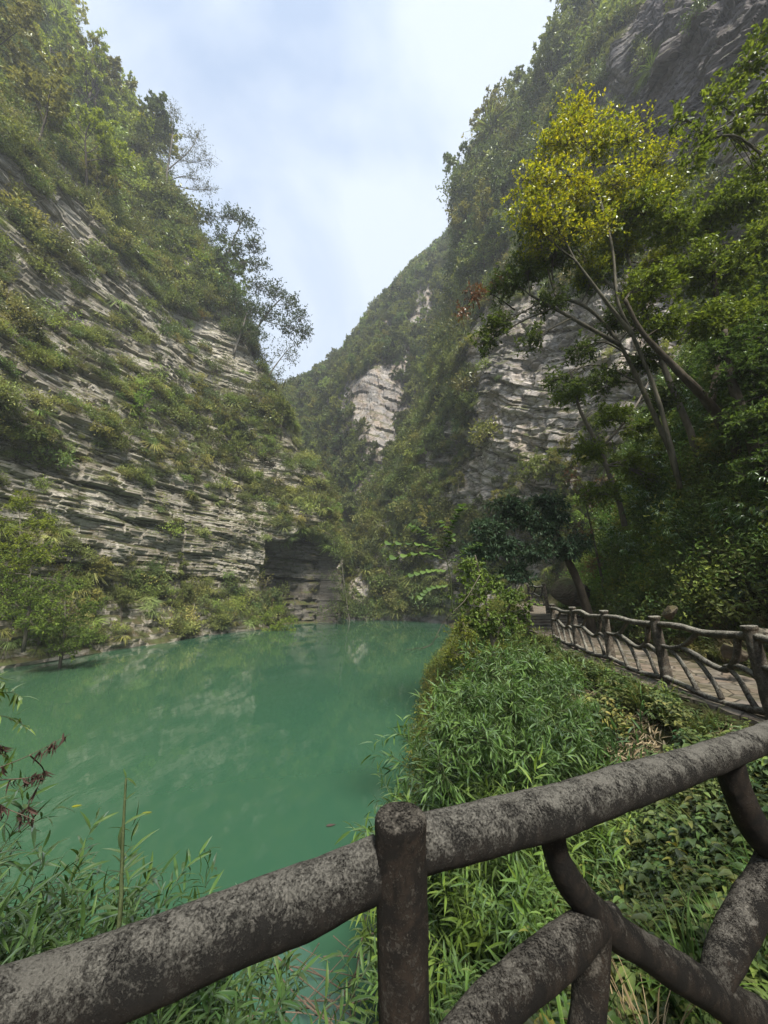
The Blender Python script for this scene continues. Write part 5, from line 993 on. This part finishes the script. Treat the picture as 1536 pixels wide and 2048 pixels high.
# sapling with two-ranked round leaves
P0 = at(905, 1225, 7.6); t = empty('round_leaved_sapling', P0, 'sapling with rows of large round leaves reaching out over the pool', 'sapling'); mb = MB(P0); ml = MB(P0); rg = np.random.default_rng(912)
for lst, sz in (([(905, 1225), (900, 1150), (885, 1090), (878, 1060)], 0), ([(885, 1095), (905, 1050), (925, 1010)], .15), ([(885, 1095), (850, 1065), (820, 1050)], .15), ([(885, 1100), (840, 1088), (765, 1085)], .13), ([(890, 1120), (850, 1105), (775, 1115)], .13), ([(895, 1140), (860, 1140), (815, 1150)], .11), ([(893, 1130), (930, 1100), (960, 1085)], .12), ([(900, 1170), (860, 1175), (835, 1195)], .10), ([(890, 1100), (900, 1075), (880, 1040)], .12)):
    P = catmull(np.array([at(px, py, 7.6 - .1 * i) for i, (px, py) in enumerate(lst)]), 24); tube(mb, P, np.linspace(.014 if sz == 0 else .008, .003, 24), 6)
    if sz:
        T_ = unit(np.gradient(P, axis=0)); S_ = unit(np.cross(T_, UPV))
        for sg in (-1, 1):
            ii = np.arange(3 + (sg > 0), 24, 3); m_ = len(ii); leaves(ml, P[ii], S_[ii] * sg * .9 + T_[ii] * .5 + UPV * -.15, UPV + rg.normal(size=(m_, 3)) * .2 + np.array([0, -.9, 0]), sz * 1.25 * rg.uniform(.8, 1.1, m_), sz * 1.15, 'round', 0, .25, .12)
mb.build('stem', GREENSTEM, t); ml.build('leaves', LN, t).color = (.72, .92, .80, 1)
# long bare shoot dipping to the water
mb = MB(); P = catmull(np.array([at(960, 1150, 8.8), at(930, 1200, 8.6), at(890, 1240, 8.4), at(860, 1290, 8.2), at(810, 1300, 8.0)]), 40); b0 = P[0].copy(); mb = MB(b0); tube(mb, P, np.linspace(.012, .004, 40), 6)
for i in (26, 30, 33, 36): tube(mb, np.array([P[i], P[i] + (.12, 0, .05), P[i] + (-.2, .1, -.12)]), [.004, .003, .002], 4)
o = mb.build('drooping_shoot', M['bark_pale']); o.location = b0; tag(o, 'long bare pale shoot drooping from the bank to the water', 'branch')
# leafy bushes on the bank in front
for i, (px, py, y, R_, c, nm) in enumerate([(60, 1150, 24, 2.6, (1.15, 1.25, .95, 1), 'large grey-green bush at the left edge over the water'), (40, 1040, 25, 2.2, (1.5, 1.4, .8, 1), 'yellowish bushy tree above the large bush at the left edge'), (130, 1210, 26, 2.0, (1.0, 1.1, .95, 1), 'green bush leaning to the water right of the large left bush'), (560, 1235, 50, 2.4, (1.5, 1.55, 1.0, 1), 'pale green bush spilling over the water beside the dark recess')]):
    blob_tree('waterside_bush', 930 + i, nm, [[(px - 10, py + 130 * (24 / y), y, .10), (px, py + 50 * (24 / y), y, .07), (px, py, y, .04)]], [(px + dx * 24 / y, py + dy * 24 / y, y + dz, R_ * .55, 15, .7) for dx, dy, dz in ((-60, 0, 0), (0, -40, .5), (55, 10, 0), (0, 40, -.8), (-50, 60, -.5), (50, 70, -.5), (0, 95, -1))], LN, M['bark_pale'], .16, .5, 9, cat='bush', color=c, twl=.45)

# airy trees on the left skyline
AIRY = leaf_mat('leaf_skyline', [(0.045, 0.06, 0.03), (0.07, 0.09, 0.04), (0.11, 0.13, 0.055)], .3, .1, tint='object')
def sky_blob(seed, label, trunk, blobs, col_, dens, leaf=.34, R_=2.6, twl=1.3, per=6, bark='bark_grey'):
    blob_tree('skyline_tree', seed, label, trunk, [(px, py, y, R_ * f, int(13 * f), .8) for px, py, y, f in blobs], AIRY, M[bark], leaf, .5, per, limbr=.10, twl=twl, dens=dens, color=col_, group=None, spread=1.0)
sky_blob(951, 'tall feathery grey tree with few leaves highest on the left skyline', [[(325, 430, 58, .22), (335, 340, 58, .17), (345, 270, 58, .12), (340, 225, 58, .05)], [(335, 340, 58, .12), (380, 300, 58, .08), (400, 260, 58, .04)]], [(310, 245, 58, .9), (345, 225, 58, 1), (385, 275, 58, 1.1), (365, 310, 58, 1), (410, 320, 58, .9), (330, 300, 58, .9), (395, 360, 58, .8), (420, 380, 58, .6)], (1.5, 1.25, 1.3, 1), 2.3, .22, per=6)
sky_blob(952, 'open-crowned dark tree at the first bend of the left skyline below the feathery one', [[(430, 590, 59, .2), (455, 510, 59, .15), (480, 450, 59, .09), (490, 420, 59, .05)]], [(460, 430, 59, .9), (495, 440, 59, 1), (515, 490, 59, 1), (475, 490, 59, .9), (440, 470, 59, .9), (520, 530, 59, .7), (410, 430, 59, .8)], (.9, 1.0, .9, 1), 2.0, .38)
sky_blob(953, 'fresh green bushy tree on the brow between the two dark skyline trees', [[(425, 600, 58, .18), (440, 540, 58, .12), (450, 500, 58, .06)]], [(430, 510, 58, 1), (460, 540, 58, 1), (480, 580, 58, .8), (420, 560, 58, .8)], (1.7, 2.0, .9, 1), 1.8)
sky_blob(954, 'wide dark tree reaching farthest out over the gap on the left skyline', [[(490, 700, 60, .2), (525, 640, 60, .16), (560, 600, 60, .1), (590, 590, 60, .05)], [(525, 640, 60, .1), (560, 650, 60, .06), (600, 660, 60, .03)]], [(515, 570, 60, .9), (550, 580, 60, 1), (585, 610, 60, 1), (540, 630, 60, 1), (575, 650, 60, 1), (605, 665, 60, .8), (505, 620, 60, .9), (600, 630, 60, .6)], (.85, .95, .9, 1), 2.1, .38)
sky_blob(955, 'wiry dark tree leaning from the lowest end of the left skyline', [[(520, 790, 60, .16), (545, 740, 60, .12), (575, 700, 60, .06)]], [(560, 700, 60, .9), (585, 720, 60, .8), (555, 750, 60, .8), (590, 690, 60, .7), (575, 760, 60, .6)], (.95, 1.0, .95, 1), 1.0, per=4)
sky_blob(957, 'bush hanging over the outer edge of the dark rock recess by the water', [[(700, 1250, 63, .10), (690, 1180, 62, .08), (680, 1100, 61, .05)]], [(668, 1085, 57, .45), (676, 1110, 57, .5), (668, 1150, 57.5, .45), (680, 1180, 58, .5), (664, 1215, 58, .5), (690, 1222, 59, .5), (650, 1065, 56.5, .45), (640, 1228, 58, .35)], (1.3, 1.4, 1, 1), 2.0, .26, 2.8)
sky_blob(956, 'dark dense tree rooted on the brow above the bare rock band of the left cliff', [[(470, 700, 58, .2), (490, 640, 58, .14), (500, 600, 58, .06)]], [(470, 600, 58, 1.1), (500, 620, 58, 1.1), (480, 660, 58, 1), (520, 670, 58, .9), (450, 640, 58, .9), (430, 600, 58, .8)], (1.0, 1.2, .9, 1), 2.0)
# ------------------------------------------------------------------ rocks beside the path
def rock(px, py, y, s, seed, label, mat=None, dz=0.0):
    import bmesh as bm_; b = bm_.new(); bm_.ops.create_icosphere(b, subdivisions=4, radius=1.0); me = bpy.data.meshes.new('boulder'); b.to_mesh(me); b.free()
    v = np.empty(len(me.vertices) * 3, np.float32); me.vertices.foreach_get('co', v); v = v.reshape(-1, 3).astype(float)
    rr = np.random.default_rng(seed)
    for q in range(11):
        d_ = rdir(rr); v = v - np.clip(v @ d_ - rr.uniform(.45, .8), 0, None)[:, None] * d_ * .92
    v *= (1 + .2 * fbm(v[:, 0] * .9, v[:, 1] * .9, v[:, 2] * .9, 3, seed) + .08 * fbm(v[:, 0] * 4, v[:, 1] * 4, v[:, 2] * 4, 3, seed))[:, None]; v *= np.array(s)
    me.vertices.foreach_set('co', v.astype(np.float32).ravel()); me.materials.append(mat or M['stone']); o = bpy.data.objects.new('boulder', me); col.objects.link(o); p = at(px, py, y); o.location = (p[0], p[1], p[2] + dz); o.rotation_euler = (.2 * seed, 0, seed); return tag(o, label, 'boulder')
rock(1530, 1268, 6.3, (.26, .20, .13), 1, 'pale flattened boulder at the right edge behind the path')
rock(1462, 1305, 6.6, (.22, .20, .15), 2, 'grey boulder half buried behind the nearest tall railing post', M['stone_dark'])
rock(1338, 1226, 8.6, (.40, .2, .15), 4, 'reddish-brown angular rock standing behind the path', M['stone_dark'])
rock(1150, 1190, 17.5, (1.3, 1.0, .9), 5, 'dark mossy rock bulging over the far end of the path', M['stone_dark'])
# ------------------------------------------------------------------ haze
m = bpy.data.materials.new('haze'); m.use_nodes = True; t = m.node_tree; t.nodes.clear(); v = t.nodes.new('ShaderNodeVolumePrincipled'); o_ = t.nodes.new('ShaderNodeOutputMaterial')
v.inputs['Color'].default_value = (0.86, 0.92, 1.0, 1); v.inputs['Density'].default_value = 0.0009; v.inputs['Anisotropy'].default_value = 0.2; t.links.new(v.outputs[0], o_.inputs['Volume'])
hx, hy, hz = (-170, 130), (-100, 330), (-5, 260)
vv = [(x, y, z) for x in hx for y in hy for z in hz]; mb = MB(); mb.add(vv, np.array([[0, 1, 3, 2], [4, 6, 7, 5], [0, 4, 5, 1], [2, 3, 7, 6], [0, 2, 6, 4], [1, 5, 7, 3]])); tag(mb.build('haze', m, smoothed=False), 'thin pale haze filling the canyon', kind='stuff')
